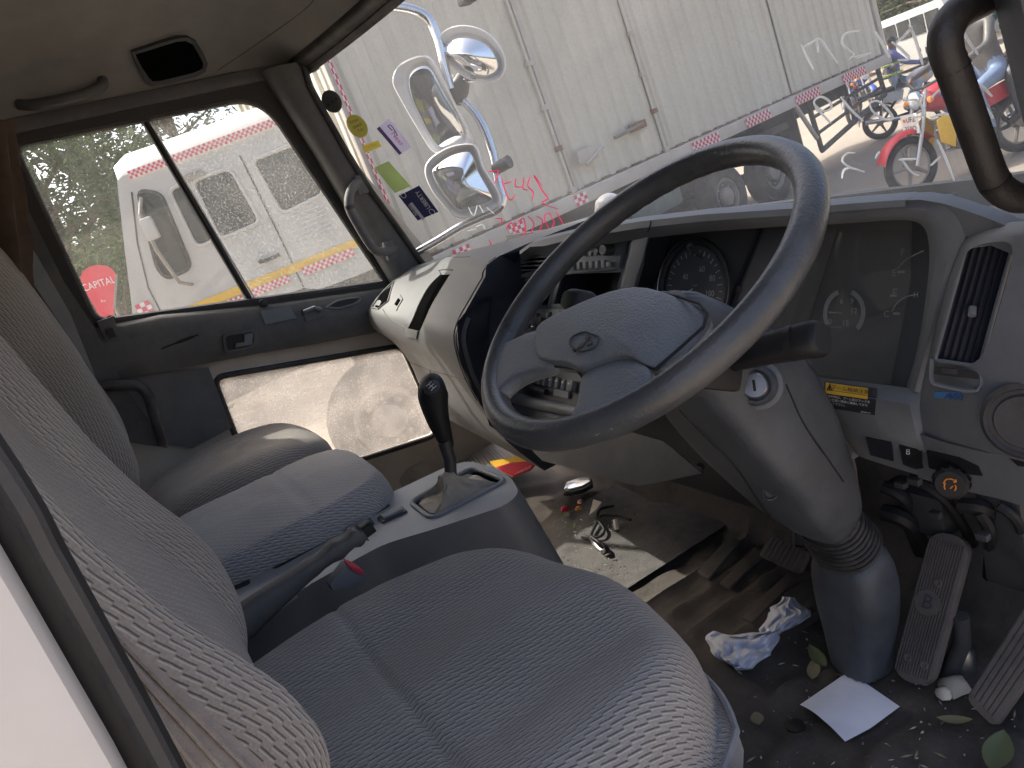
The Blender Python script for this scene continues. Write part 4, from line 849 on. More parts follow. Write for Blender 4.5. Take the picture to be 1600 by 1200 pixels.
MB().loft([rsec(c6+bd*.0, bd, .046, .042), rsec(c7, (c8-c7), .056, .050), rsec(c7.lerp(c8, .5), (c8-c7), .058, .052), rsec(c8, (c9-c8), .053, .048), rsec(c8.lerp(c9, .7), (c9-c8), .042, .040), rsec(c9, (c9-c8), .041, .042)], True, True).build('lower_cover', 'column_grey', colm, smooth=60, sub=1)
line(shr_b, [(1062, 640), (1110, 690), (1150, 730), (1190, 790), (1225, 838)], .0012).build('shroud_split', 'black', shr_o)
line(shr_b, [(1228, 600), (1255, 660), (1290, 712), (1318, 752)], .0012).build('shroud_split', 'black', shr_o)
sc_ = hit(shr_b, 1203, 770, 0); MB().lathe(sc_, (CAM-sc_), [(.010, -.004), (.010, .001), (.0085, .0015), (.0065, -.002), (0, -.002)], 18).build('screw_recess', 'plastic_dark', shr_o)
# ignition lock
ic = hit(shr_b, 1182, 602, .0); ia = ((CAM-ic).normalized()+V((-.3, 0, .1))).normalized()
ig = MB().lathe(ic-ia*.02, ia, [(.024, 0), (.024, .024), (.021, .028), (.018, .028), (.017, .024), (0, .024)], 28).build('ignition_housing', 'column_grey', colm)
lk_ = MB().lathe(ic+ia*.002, ia, [(.0155, 0), (.0155, .010), (.0135, .0125), (0, .0125)], 24).build('lock_barrel', 'steel', ig)
e1 = ia.cross(V((0, 0, 1))).normalized(); e2 = ia.cross(e1)
MB().obox(ic+ia*.0148+e2*.0, e1, e2, ia, (.003, .013, .001)).build('key_slot', 'black', lk_)
MB().lathe(ic-ia*.02, ia, [(.029, 0), (.029, .016), (.025, .018), (0, .018)], 28).build('lock_seat', 'plastic_mid', colm)
# stalks
st1 = [AD_(1120, 570, .86), AD_(1160, 558, .82), AD_(1200, 545, .79), AD_(1235, 537, .775), AD_(1245, 535, .77), AD_(1278, 529, .755), AD_(1286, 527, .752)]
sk = MB()
dirs = (st1[-1]-st1[0]).normalized()
sk.loft([rsec(p, dirs, a, b, 16, 3) for p, a, b in zip(st1, (.012, .013, .016, .017, .017, .018, .0155), (.009, .010, .012, .0145, .0150, .0165, .014))], True, True)
stk = sk.build('light_stalk', 'black', colm, smooth=50)
MB().tube([st1[3]-dirs*.0, st1[4]], .0185, 18).build('twist_ring', 'black', stk)
MB().obox(AD_(1105, 582, .845), (1, 0, -.5), (0, 1, 0), (.5, 0, 1), (.06, .05, .035)).build('stalk_root', 'black', stk, bevel=.006)
st2 = [AD_(990, 500, .99), AD_(945, 481, .955), AD_(925, 474, .945), AD_(915, 472, .94), AD_(893, 468, .935), AD_(886, 467, .935)]; d2 = (st2[-1]-st2[0]).normalized()
MB().loft([rsec(p, d2, a, a*.8, 14, 3) for p, a in zip(st2, (.011, .011, .012, .017, .017, .013))], True, True).build('wiper_stalk', 'black', colm, smooth=50)
# tilt lever grip beside the column
tl = MB(); a, b = AX(1307, 700, .80), AX(1318, 768, .80); ad = (b-a).normalized()
tl.loft([rsec(p, ad, w_, h_, 16, 4) for p, w_, h_ in ((a-ad*.02, .018, .014), (a, .019, .015), (a.lerp(b, .5), .020, .016), (b, .0195, .015), (b+ad*.004, .014, .010))], True, True)
tg = tl.build('tilt_lever', 'pedal_rubber', colm, smooth=50)
for i in range(9):
    q = a.lerp(b, .12+.1*i)+V((-.0155, -.004, 0)); MB().box(q, (.004, .014, .0035)).build('grip_rib', 'pedal_rubber', tg, bevel=.001)
MB().loft([rsec(AX(1290, 668, .815), (0, 0, 1), .035, .03), rsec(AX(1318, 705, .82), (0, 0, 1), .028, .024)], True, True).build('lever_bracket', 'plastic_mid', colm)

# ------------------------------------------------------------------ seats
from mathutils import noise as mnoise
def cushion(name, o, eu, ev, en, hu, hv, th, mats, par, crown=.02, roll=.35, k=.75, bolster=0, groove=(), nu=44, nv=44, taper=0.0, flip=False, skirt=True, lum=0.0):
    """Upholstered pad: eu across, ev along, en outwards; hu, hv half sizes; rolled edge, bolsters and stitched grooves."""
    o = V(o); eu, ev, en = V(eu).normalized(), V(ev).normalized(), V(en).normalized(); mb = MB()
    def pos(a, b, drop=0.0):
        x = a*math.sqrt(max(0, 1-b*b*k*.5)); y = b*math.sqrt(max(0, 1-a*a*k*.5)); h = 1-taper*y
        e = (abs(a)**5+abs(b)**5)**.2; q = max(0, (e-(1-roll))/roll); q = min(q, 1)
        z = crown*(1-x*x)*(1-y*y)-th*.62*(1-math.sqrt(max(0, 1-q*q)))
        if lum: z += lum*math.exp(-((y+.62)/.38)**2)
        if bolster: z += bolster*(min(1, max(0, abs(x)-.42)/.3))*(1-min(1, max(0, abs(x)-.8)/.2)*.3)
        for gx0, gx1, axis, dp in groove:
            c = x if axis == 'u' else y
            z -= dp*math.exp(-((c-gx0)/gx1)**2)
        w3 = V((x*hu*9, y*hv*9, o.y*7)); z += .0045*mnoise.noise(w3)+.003*abs(mnoise.noise(w3*2.3+V((3, 1, 5))))*(1-e*.5)
        return o+eu*(hu*x*h)+ev*(hv*y)+en*(z-drop)
    mb.grid(lambda u, v: pos(2*u-1, 2*v-1), nu, nv, 0)
    P_ = lambda i, j: mb.v[j*(nu+1)+i]                              # cloth laid by true length, so the weave never stretches
    for j in range(nv+1):
        acc = 0.0; row = [0.0]
        for i in range(nu): acc += (P_(i+1, j)-P_(i, j)).length; row.append(acc)
        for i in range(nu+1): mb.uv[j*(nu+1)+i] = [row[i]-row[nu//2], 0]
    for i in range(nu+1):
        acc = 0.0; cl_ = [0.0]
        for j in range(nv): acc += (P_(i, j+1)-P_(i, j)).length; cl_.append(acc)
        for j in range(nv+1): mb.uv[j*(nu+1)+i][1] = cl_[j]-cl_[nv//2]
    top = mb.build(name, mats[0], par, smooth=180)
    if skirt:
        edge = [(-1+2*i/24, -1) for i in range(24)]+[(1, -1+2*i/24) for i in range(24)]+[(1-2*i/24, 1) for i in range(24)]+[(-1, 1-2*i/24) for i in range(24)]
        E0 = [pos(a, b) for a, b in edge]; c = sum(E0, V())/len(E0)
        def lift(ps, d, s_): return [c+(p-c)*s_-en*d for p in ps]
        sk = MB().loft([[p+en*.001 for p in E0], lift(E0, th*.14, 1.008), lift(E0, th*.30, .99), lift(E0, th*.38, .94)], True, True)
        sk.build(name+'_side', mats[1], par, smooth=70)
        MB().tube([p+en*.0005 for p in E0], .0035, 6, closed=True).build(name+'_piping', mats[1], par)
    return top
ds = thing('driver_seat', 'grey patterned cloth driver seat nearest the camera', 'seat', (.15, .64, .05))
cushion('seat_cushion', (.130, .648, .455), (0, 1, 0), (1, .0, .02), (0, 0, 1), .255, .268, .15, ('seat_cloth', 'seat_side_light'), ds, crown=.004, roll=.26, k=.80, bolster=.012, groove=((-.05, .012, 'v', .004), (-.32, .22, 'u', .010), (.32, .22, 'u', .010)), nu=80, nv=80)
MB().loft([rsec(V((x, .645, .34)), (1, 0, 0), w_, h_, 20, 5) for x, w_, h_ in ((-.12, .20, .05), (.0, .22, .06), (.25, .22, .06), (.33, .20, .05))], True, True).build('seat_base', 'plastic_mid', ds, smooth=50)
sd = rounded([V((-.10, .385, .37)), V((.24, .385, .40)), V((.325, .385, .385)), V((.36, .385, .30)), V((.34, .385, .20)), V((-.10, .385, .20))], .05, 6)
sdo = MB().loft([[p+V((0, .02, 0)) for p in sd], sd, [p+(sum(sd, V())/len(sd)-p)*.08+V((0, -.012, 0)) for p in sd]], True, True).build('side_cover', 'plastic_mid', ds, smooth=50)
MB().lathe((.30, .372, .335), (0, -1, 0), [(.022, 0), (.022, .006), (.016, .008), (.012, .002), (0, .002)], 20).build('cover_hole', 'black', sdo)
MB().box((.13, .645, .15), (.36, .34, .28)).build('seat_pedestal', 'black', ds, bevel=.02)
bu = V((-.17, 0, 1)).normalized(); bn = V((1, 0, .17)).normalized()
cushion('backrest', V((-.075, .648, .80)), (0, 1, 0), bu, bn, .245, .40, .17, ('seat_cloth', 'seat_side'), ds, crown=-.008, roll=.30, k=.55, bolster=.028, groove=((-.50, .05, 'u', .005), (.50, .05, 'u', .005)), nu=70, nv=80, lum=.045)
ms = thing('middle_seat', 'skylit grey cloth middle seat beside the gear console', 'seat', (.15, 1.37, .05))
cushion('seat_cushion', (.145, 1.385, .445), (0, 1, 0), (1, 0, .03), (0, 0, 1), .180, .215, .17, ('seat_cloth_skylit', 'seat_side'), ms, crown=.008, roll=.13, k=.22, groove=((.25, .03, 'v', .003),), nu=40, nv=40)
MB().box((.13, 1.385, .33), (.36, .33, .12)).build('seat_base', 'plastic_dark', ms, bevel=.03)
cushion('backrest', V((-.15, 1.37, .74)), (0, 1, 0), bu, bn, .20, .36, .14, ('seat_cloth_skylit', 'seat_side'), ms, crown=.01, roll=.35, k=.6)
ps = thing('passenger_seat', 'dark grey cloth passenger seat next to the left door', 'seat', (.15, 1.78, .05))
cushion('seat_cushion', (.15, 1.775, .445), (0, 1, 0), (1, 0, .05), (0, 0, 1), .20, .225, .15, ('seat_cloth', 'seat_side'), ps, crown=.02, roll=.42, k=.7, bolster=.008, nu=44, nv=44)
MB().box((.13, 1.775, .30), (.36, .36, .14)).build('seat_base', 'black', ps, bevel=.03)
cushion('backrest', V((-.055, 1.785, .80)), (0, 1, 0), bu, bn, .20, .36, .14, ('seat_cloth', 'seat_side'), ps, crown=.0, roll=.38, k=.6, bolster=.02)
tbp = spline([AY(*p, 1.95) for p in ((158, 604), (188, 602), (214, 603), (230, 616), (240, 644), (248, 672), (254, 694))], 5)
tag(MB().tube(tbp, .0125, 10).build('belt_stalk', 'rubber', None, base=(0.1, 1.95, .5)), 'curved black belt stalk between the passenger seat and left door', 'belt stalk')
# driver's belt: a flat webbing strap down the door pillar
bl = [(40, 780), (120, 900), (200, 1010), (290, 1110), (400, 1230), (520, 1360)]; wv = []
for i in range(len(bl)-1):
    pass
Lb = spline([AY(a, b, .372) for a, b in ((20, 800), (95, 925), (175, 1060), (265, 1205), (400, 1400))], 6); Rb = spline([AY(a, b, .385) for a, b in ((60, 850), (130, 932), (250, 1045), (420, 1200), (600, 1370))], 6); mbb = MB()
mbb.loft([[l, l.lerp(r_, .33)+V((0, -.001, 0)), l.lerp(r_, .66)+V((0, -.001, 0)), r_, r_+V((-.002, .002, 0)), l+V((-.002, .002, 0))] for l, r_ in zip(Lb, Rb)], True, True)
bt = mbb.build('seat_belt', 'belt', None, smooth=30, base=AY(200, 1010, .38)); tag(bt, 'grey woven seat belt strap hanging between driver seat and door frame', 'seat belt')
for t in (.25, .5, .75): MB().tube([l.lerp(r_, t)+V((.001, -.002, 0)) for l, r_ in zip(Lb, Rb)], .0014, 5).build('webbing_rib', 'belt', bt)
# curtain behind the passenger seat
cr = [AY(*p, 1.93) for p in ((-40, 200), (-20, 300), (0, 390), (18, 440), (30, 480), (56, 520), (84, 546))]
rd = [.06, .058, .052, .036, .030, .024, .010]; rings = []
cs_ = spline(cr, 5); rs_ = [rd[min(int(i/5), 5)]+(rd[min(int(i/5), 5)+1]-rd[min(int(i/5), 5)])*((i/5) % 1) for i in range(len(cs_))]
for i, (c, r_) in enumerate(zip(cs_, rs_)):
    rings.append([c+V((math.cos(w)*r_*(1+.22*math.sin(7*w+i*.25)), math.sin(w)*r_*.6*(1+.22*math.sin(5*w)), 0)) for w in [2*math.pi*j/40 for j in range(40)]])
tag(MB().loft(rings, True, True).build('curtain', 'curtain', None, smooth=60, base=cr[3]), 'gathered brown curtain hanging behind the passenger seat', 'curtain')

# ------------------------------------------------------------------ gear console, handbrake
con = thing('gear_console', 'long grey plastic centre console around the gear lever', 'console', (.3, 1.08, 0))
ZC = .40
topo = [AZ(*p, ZC) for p in ((600, 775), (700, 728), (730, 720), (775, 730), (800, 748), (812, 770), (790, 790), (680, 826), (600, 850), (480, 915), (400, 975), (352, 1000), (350, 905), (430, 865), (590, 790))]
boot_h = rounded([AZ(*p, ZC) for p in ((640, 786), (738, 731), (792, 752), (675, 812))], .02, 5)
slot_h = rounded([AZ(*p, ZC) for p in ((418, 884), (600, 784), (612, 790), (430, 890))], .008, 3)
bin_h = rounded([AZ(*p, ZC) for p in ((356, 896), (385, 893), (392, 912), (362, 925))], .006, 3)
co = MB().plate(rounded(topo, .02, 3), [boot_h, slot_h, bin_h], (0, 0, -.006)).build('console_top', 'console_skylit', con, smooth=30)
for h, nm, d in ((slot_h, 'handbrake_slot', .05), (bin_h, 'coin_tray', .05)): MB().loft([h, [p-V((0, 0, d)) for p in h]], True, True).build(nm, 'black', con)
MB().tube([p+V((0, 0, .001)) for p in boot_h], .0045, 8, closed=True).build('boot_rim', 'plastic', co)
rt_ = rounded(topo, .02, 3); cc_ = sum(rt_, V())/len(rt_)
def spread(p, d, s_): q = cc_+(p-cc_)*s_; q.z = ZC-d; q.x += d*.20*max(0, (p.x-cc_.x)/.2); return q
MB().loft([[p for p in rt_], [spread(p, .012, 1.012) for p in rt_], [spread(p, .10, 1.03) for p in rt_], [spread(p, .28, 1.05) for p in rt_], [spread(p, .40, 1.08) for p in rt_]], True, False).build('console_side', 'plastic_mid', con, smooth=50)
for c in ((562, 823), (613, 804)):
    p = AZ(*c, ZC+.002); q = MB().box(p, (.046, .030, .004), Matrix.Rotation(R(-4), 3, 'Z')).build('console_switch_frame', 'plastic_dark', co, bevel=.003)
    MB().box(p+V((0, 0, .004)), (.036, .022, .006), Matrix.Rotation(R(-4), 3, 'Z')).build('console_switch', 'plastic', q, bevel=.003)
hb_ = thing('handbrake_lever', 'worn dark grey handbrake lever lying along the console', 'handbrake', AZ(360, 960, .38))
hl = [AY(330, 1010, 1.0), AY(400, 955, 1.0), AY(450, 915, 1.0), AY(500, 876, 1.0), AY(545, 845, 1.0), AY(566, 832, 1.0)]
hs = spline(hl, 4); hdv = (hl[-1]-hl[0]).normalized()
MB().loft([rsec(p, hdv, .017 if i > 3 else .022, .026-.014*min(1, i/10)+.003*math.sin(i*1.9)*(1 if i > 11 else 0), 16, 3) for i, p in enumerate(hs)], True, True).build('lever_grip', 'trim_dark', hb_, smooth=60)
MB().loft([rsec(p, hdv, .010, .009, 12, 4) for p in (hl[-1]-hdv*.01, hl[-1]+hdv*.016)], True, True).build('release_button', 'black', hb_, bevel=.0)
MB().tube([hl[3]+V((.01, -.012, -.022)), hl[3]+V((.0, -.02, -.03))], .005, 8).build('lever_pin', 'black', hb_)
# buckle
bk = thing('belt_buckle', 'seat belt buckle with red release button beside driver seat', 'belt buckle', AY(545, 900, .93))
q = [AY(*p, .925) for p in ((515, 915), (541, 882), (562, 890), (574, 899), (566, 915), (520, 925))]
MB().prism(q, (0, .02, 0)).build('buckle_body', 'plastic_mid', bk, bevel=.003)
MB().prism([AY(*p, .921) for p in ((543, 882), (561, 889), (572, 897), (566, 899), (550, 892))], (0, .022, .003)).build('release_button', 'red', bk, bevel=.002)
# gear lever
gl = thing('gear_lever', 'black gear lever with rounded knob and dusty tan boot', 'gear lever', AZ(705, 765, .40))
g0 = AZ(706, 768, .41); g1 = AY(703, 718, g0.y+.005); g2 = AY(689, 690, g0.y+.01)
MB().tube([g0, g1, AY(694, 690, g0.y+.008)], [.0105, .0105, .0115], 14).build('lever_shaft', 'plastic_dark', gl)
kc_ = [(702, 704), (697, 690), (690, 672), (684, 655), (679, 635), (676, 618), (677, 604), (684, 596), (690, 593)]
kr = [.010, .0125, .0165, .0195, .0225, .0265, .0265, .0225, .010]
kp_ = [AY(a, b, g0.y+.012) for a, b in kc_]; kn_ = MB().tube(kp_, kr, 20).build('gear_knob', 'black', gl, smooth=80, sub=1)
capn = (CAM-kp_[-2]).normalized()+V((0, 0, .9)); capn.normalize(); cpx = V((0, -1, .1)); cpx = (cpx-capn*cpx.dot(capn)).normalized(); cpy = capn.cross(cpx)
gc = AY(675, 607, g0.y-.008)+capn*.004
gcap = MB().lathe(gc, capn, [(.0135, -.006), (.0135, .001), (.012, .002), (0, .0025)], 20).build('shift_pattern_plate', 'plastic_dark', kn_)
for dx in (-.006, 0, .006): MB().obox(gc+capn*.003+cpx*dx, cpy, cpx, capn, (.012, .001, .0008)).build('shift_pattern', 'dial_ink', gcap)
MB().obox(gc+capn*.003, cpx, cpy, capn, (.013, .001, .0008)).build('shift_pattern', 'dial_ink', gcap)
bc = sum(boot_h, V())/len(boot_h); rings = []
random.seed(3)
for i in range(8):
    t = i/7; ring = []
    for j, p in enumerate(boot_h):
        g = g0+V((0, 0, .02)); q = p.lerp(g, t**.8); z = .396+.05*t**2.2+.014*math.sin(math.pi*t)*(.5+.5*math.sin(j*1.1))
        rr2 = (p-bc).normalized()*.016*(1-t); w = math.sin(j*1.9+i*1.3)*.010*math.sin(math.pi*min(1, t+.1))+.006*math.sin(j*3.7-i*2.1)*(1-t)
        q = q+(p-bc).normalized()*w; 
        if t > .75: q = g0+(p-bc).normalized()*(.014+.004*(1-t)+.001*math.sin(j*2))
        ring.append(V((q.x, q.y, z+.004*math.sin(j*2.3+i))))
    rings.append(ring)
MB().loft(rings, True, True).build('gear_boot', 'tan_boot', gl, smooth=60, sub=1)
# ------------------------------------------------------------------ pedals
def pedal(name, label, quad, p0, n, th, mname, nrib, cat='pedal', rr_=.01, ribw=.45):
    n = V(n).normalized(); t = thing(name, label, cat, AP(*quad[-1], p0, n))
    Q = [AP(*p, p0, n) for p in quad]; body = MB().prism(rounded(Q, rr_, 5), -n*th).build('pedal_pad', mname, t, bevel=.002)
    ex = (Q[1]-Q[0]).normalized(); W = (Q[1]-Q[0]).length
    for i in range(nrib):
        u = (i+.5)/nrib*.92+.04; a = Q[0].lerp(Q[1], u); b = Q[3].lerp(Q[2], u); d = (b-a); a, b = a+d*.06, b-d*.05
        MB().obox((a+b)/2+n*.0008, d, ex, n, ((b-a).length, W/nrib*ribw, .0035)).build('pedal_rib', mname, t)
    return t, Q, n
bp0 = AZ(1430, 1062, .035); bn_ = V((-.80, -.05, .60))
bpd, Q, n = pedal('brake_pedal', 'long dusty rubber brake pedal marked B', [(1455, 826), (1517, 842), (1452, 1078), (1392, 1055)], bp0, bn_, .018, 'pedal_rubber', 13, rr_=.03)
bc_ = AP(1451, 942, bp0, n)+n*.003; uu = ((Q[0]+Q[1])-(Q[2]+Q[3])).normalized(); rx_ = (Q[1]-Q[0]).normalized()
dd = MB().lathe(bc_, n, [(.019, -.002), (.019, .0005), (0, .0005)], 24).build('letter_disc', 'pedal_rubber', bpd)
tb = MB(); put_text(tb, 'B', .030, bc_+n*.0012, rx_, uu); tb.build('pedal_letter', 'plastic_dark', dd, smooth=0, fix=False)
for p in ((1467, 911), (1419, 1027), (1445, 1039)): MB().lathe(AP(*p, bp0, n)+n*.002, n, [(.0065, -.001), (.0065, .001), (.005, .002), (0, .0005)], 14).build('pedal_rivet', 'pedal_rubber', bpd)
MB().tube([AP(1490, 960, bp0, n)-n*.02, AP(1478, 1000, bp0, n)-n*.05, AZ(1480, 1060, .0)], .012, 10).build('pedal_arm', 'plastic_dark', bpd)
MB().lathe(AZ(1500, 1020, .03), (0, 0, 1), [(.02, -.03), (.02, .0), (.014, .012), (0, .014)], 16).build('pedal_spring_cup', 'steel', bpd)
ap0 = AZ(1530, 1115, .03)
apd, Qa, na = pedal('accelerator_pedal', 'ribbed accelerator pedal at the right edge beside the brake', [(1640, 885), (1700, 930), (1553, 1138), (1508, 1092)], ap0, V((-.78, -.1, .62)), .016, 'pedal_rubber', 6, rr_=.012, ribw=.6)
cpd, Qc, nc = pedal('clutch_pedal', 'small worn clutch pedal left of the steering column', [(1205, 836), (1262, 862), (1246, 896), (1184, 868)], AZ(1222, 868, .10), V((-.7, 0, .7)), .014, 'pedal_rubber', 8, rr_=.010)
MB().tube([AP(1240, 850, Qc[0], nc)-nc*.014, V((1.08, 1.0, .30))], .010, 10).build('pedal_arm', 'plastic_dark', cpd)
# ------------------------------------------------------------------ under-dash clutter
ud = thing('pedal_bracket', 'dark pedal bracket and hoses under the dashboard', 'bracket', AX(1470, 820, .98))
MB().box(AX(1440, 790, .96), (.05, .10, .07)).build('bracket_block', 'plastic_dark', ud, bevel=.008)
for a, b, r_ in (((1380, 760), (1430, 830), .010), ((1420, 745), (1520, 850), .008), ((1500, 790), (1560, 830), .012), ((1380, 800), (1440, 860), .014), ((1530, 800), (1545, 900), .009), ((1560, 790), (1600, 870), .007)):
    MB().tube(spline([AX(*a, .92), AX((a[0]+b[0])/2+10, (a[1]+b[1])/2-14, .93), AX(*b, .98)], 5), r_, 8).build('hose', 'black', ud)
for p in ((1408, 757), (1462, 804), (1430, 752), (1536, 838)): MB().box(AX(*p, .90), (.012, .016, .01)).build('connector', 'plastic_dark', ud, bevel=.002)
MB().tube(spline([AX(*p, .97) for p in ((1460, 770), (1500, 760), (1540, 770), (1570, 800), (1550, 840), (1575, 880))], 5), .004, 6).build('wire', 'black', ud)
MB().box(AX(1580, 830, .96), (.05, .06, .16)).build('relay_box', 'plastic_dark', ud, bevel=.006)
MB().tube([V((1.06, .95, .05)), V((1.02, .95, .30))], .02, 10).build('heater_pipe', 'plastic_dark', ud)
# heater box below the centre
hx = thing('heater_box', 'dark grey heater box under the middle of the dashboard', 'heater', (.95, 1.25, .1))
MB().loft([[V((.86, 1.42, .44)), V((.86, .95, .44)), V((1.12, .95, .44)), V((1.12, 1.42, .44))], [V((.88, 1.40, .30)), V((.88, .98, .28)), V((1.12, .98, .28)), V((1.12, 1.40, .30))], [V((.94, 1.36, .13)), V((.94, 1.02, .13)), V((1.12, 1.02, .13)), V((1.12, 1.36, .13))]], True, True).build('heater_case', 'plastic_dark', hx, bevel=.02)
MB().tube([V((.90, 1.0, .30)), V((.93, .96, .24)), V((1.0, .93, .2))], .016, 10).build('heater_hose', 'rubber', hx)
MB().lathe(AX(1092, 732, .87), (-1, -.4, 0), [(.008, -.01), (.008, .004), (0, .004)], 12).build('heater_stud', 'steel', hx)
# ------------------------------------------------------------------ papers and litter on the floor
pp = [AZ(1326, 1050, .012), AZ(1405, 1104, .012), AZ(1392, 1130, .010), AZ(1340, 1157, .018), AZ(1305, 1155, .016), AZ(1251, 1101, .010)]
def pap(u, v):
    a = AZ(1326, 1049, .014).lerp(AZ(1406, 1104, .012), u); b = AZ(1250, 1101, .012).lerp(AZ(1322, 1166, .014), u)
    return a.lerp(b, v)+V((0, 0, .012*math.sin(math.pi*u)*v+.018*max(0, u+v-1.55)))
tag(MB().grid(pap, 14, 14).build('paper_sheet', 'paper', None, smooth=180, base=AZ(1330, 1105, .01)), 'clean square white paper sheet on the floor in front of the pedals', 'paper')
cl = [(1222, 932, 1244, 934, .030), (1208, 945, 1262, 952, .05), (1198, 962, 1270, 966, .055), (1190, 978, 1240, 975, .05), (1184, 990, 1222, 992, .045), (1150, 992, 1212, 1005, .04), (1112, 984, 1206, 1022, .05), (1104, 1000, 1196, 1030, .055), (1108, 1014, 1176, 1042, .04), (1128, 1034, 1152, 1050, .02)]
random.seed(5)
def crp(u, v):
    i = v*(len(cl)-1); k = min(int(i), len(cl)-2); f_ = i-k; q = [cl[k][j]*(1-f_)+cl[k+1][j]*f_ for j in range(5)]
    px = q[0]*(1-u)+q[2]*u+3*math.sin(v*31+u*4); py = q[1]*(1-u)+q[3]*u+2.5*math.sin(v*23)
    h = .012+q[4]*math.sin(math.pi*min(1, max(0, u)))**.8*.8+.008*math.sin(u*15+v*21)+.005*math.sin(u*31-v*17)
    return AZ(px, py, max(.008, h))
tag(MB().grid(crp, 22, 46).build('crumpled_paper', 'paper', None, smooth=28, base=AZ(1180, 1000, .01)), 'torn crumpled white paper lying between driver seat and steering column', 'paper')
def leaf(px, L_, W_, rot, mname, label, z=.012, curl=.2, xy=None):
    c = xy or AZ(*px, z); e = V((math.cos(rot), math.sin(rot), 0)); s_ = V((-math.sin(rot), math.cos(rot), 0))
    def fn(u, v):
        t = 2*u-1; w = W_*math.sin(math.pi*u)**.8; return c+e*(L_*t*.5)+s_*(w*(v-.5))+V((0, 0, curl*L_*(t*t)*.5+abs(v-.5)*w*.3+.002))
    tag(MB().grid(fn, 8, 4).build('fallen_leaf', mname, None, smooth=180, base=c), label, 'leaf', 'fallen leaves on the cab floor')
leaf((1560, 1180), .075, .035, .3, 'leaf_pale', 'largest green leaf at the bottom right corner of the floor')
leaf((1278, 1030), .06, .022, 1.1, 'leaf_pale', 'pale curled leaf beside the foot of the steering column', .02)
leaf((1272, 1050), .05, .02, .6, 'leaf_dry', 'dry leaf just below the pale curled one by the column', .015)
leaf((1184, 1126), .028, .02, .9, 'leaf_dry', 'small tan leaf scrap near the corner of the driver seat')
leaf((1492, 1128), .045, .016, 2.2, 'leaf_dry', 'dry leaf scrap between the brake and accelerator pedals')
leaf((893, 826), .045, .022, .6, 'leaf_pale', 'green leaf on the carpet at the edge of the console')
leaf((884, 806), .035, .02, 1.5, 'leaf_pale', 'paler green leaf above the one by the console', .02)
def scrap(px, s_, mname, label, z=.022):
    c = AZ(*px, z); mb = MB(); n = 7
    ring = [c+V((math.cos(2*math.pi*i/n)*s_*random.uniform(.6, 1.1), math.sin(2*math.pi*i/n)*s_*random.uniform(.5, 1), 0)) for i in range(n)]
    mb.loft([ring, [c+(p-c)*.8+V((0, 0, s_*.5)) for p in ring], [c+(p-c)*.3+V((0, 0, s_*.75)) for p in ring]], True, True)
    tag(mb.build('litter_scrap', mname, None, smooth=60, base=c), label, 'litter', 'litter scraps on the carpet')
scrap((883, 798), .016, 'red', 'crumpled red wrapper scrap on the carpet')
scrap((904, 795), .010, 'orange', 'orange scrap beside the red wrapper')
scrap((907, 785), .010, 'pinkish', 'pale pink scrap above the orange one')
scrap((1475, 1086), .016, 'cream', 'pebble at the foot of the brake pedal', .01)
scrap((1492, 1078), .026, 'beige_paint', 'round rubber stop beside the brake pedal', .008)
# fallen chrome plate and lighter cable
fp_ = thing('oval_plate', 'small oval silver plate lying on the carpet', 'plate', AZ(902, 758, .02))
ov = [AZ(*p, .035) for p in ((882, 768), (886, 757), (905, 750), (922, 748), (923, 756), (910, 763), (890, 768))]
MB().prism(ov, (0, 0, .008)).build('plate_body', 'chrome', fp_, bevel=.003)
MB().tube([p+V((0, 0, -.008)) for p in ov], .006, 6, closed=True).build('plate_base', 'plastic_dark', fp_)
lc = thing('lighter_cable', 'coiled thin cable with a metal lighter plug on the carpet', 'cable', AZ(930, 840, .02))
MB().tube(spline([AZ(*p, .024) for p in ((960, 790), (938, 796), (935, 812), (944, 828), (938, 838), (924, 838), (930, 822), (940, 806), (965, 806), (985, 812))], 6), .0035, 6).build('cable_wire', 'black', lc)
MB().tube([AZ(910, 838, .024), AZ(928, 842, .024)], .006, 8).build('cable_end', 'plastic_dark', lc)
MB().tube([AZ(924, 841, .026), AZ(930, 848, .026), AZ(938, 856, .026), AZ(942, 861, .026)], [.006, .010, .010, .006], 12).build('lighter_plug', 'chrome', lc)
cbx = thing('torn_card', 'torn brown card piece standing on the carpet', 'card', AZ(932, 795, .01))
MB().prism([AZ(*p, .03) for p in ((921, 808), (927, 784), (940, 788), (930, 802))], (.002, 0, .006)).build('card_piece', 'cream', cbx)
MB().tube([AZ(962, 812, .03), AZ(964, 828, .012)], .007, 8).build('card_roll', 'cream', cbx)
# passenger mat: ribbed sheet and coloured packet
mt = thing('ribbed_mat', 'dusty ribbed rubber mat in the passenger footwell', 'mat', AZ(720, 720, .08))
mq = [AZ(*p, .10) for p in ((735, 660), (850, 712), (790, 745), (600, 745), (640, 700))]
def mfn(u, v): return AZ(640, 690, .10).lerp(AZ(742, 655, .12), u).lerp(AZ(600, 770, .08).lerp(AZ(850, 722, .09), u), v)
MB().grid(mfn, 12, 12).build('mat_sheet', 'plastic_dark', mt)
for i in range(38):
    u = (i+.5)/38; a, b = mfn(u, .02)+V((0, 0, .004)), mfn(u, .98)+V((0, 0, .004)); MB().obox((a+b)/2, (b-a), (b-a).cross(V((0, 0, 1))), V((0, 0, 1)), ((b-a).length, .0085, .006)).build('mat_rib', 'beige_paint', mt)
pk = thing('printed_packet', 'yellow and red printed packet lying at the edge of the ribbed mat', 'packet', AZ(815, 728, .1))
z_ = .125
MB().prism([AZ(*p, z_) for p in ((766, 724), (834, 711), (846, 717), (830, 735), (802, 746), (780, 736))], (0, 0, .006)).build('packet_body', 'yellow', pk)
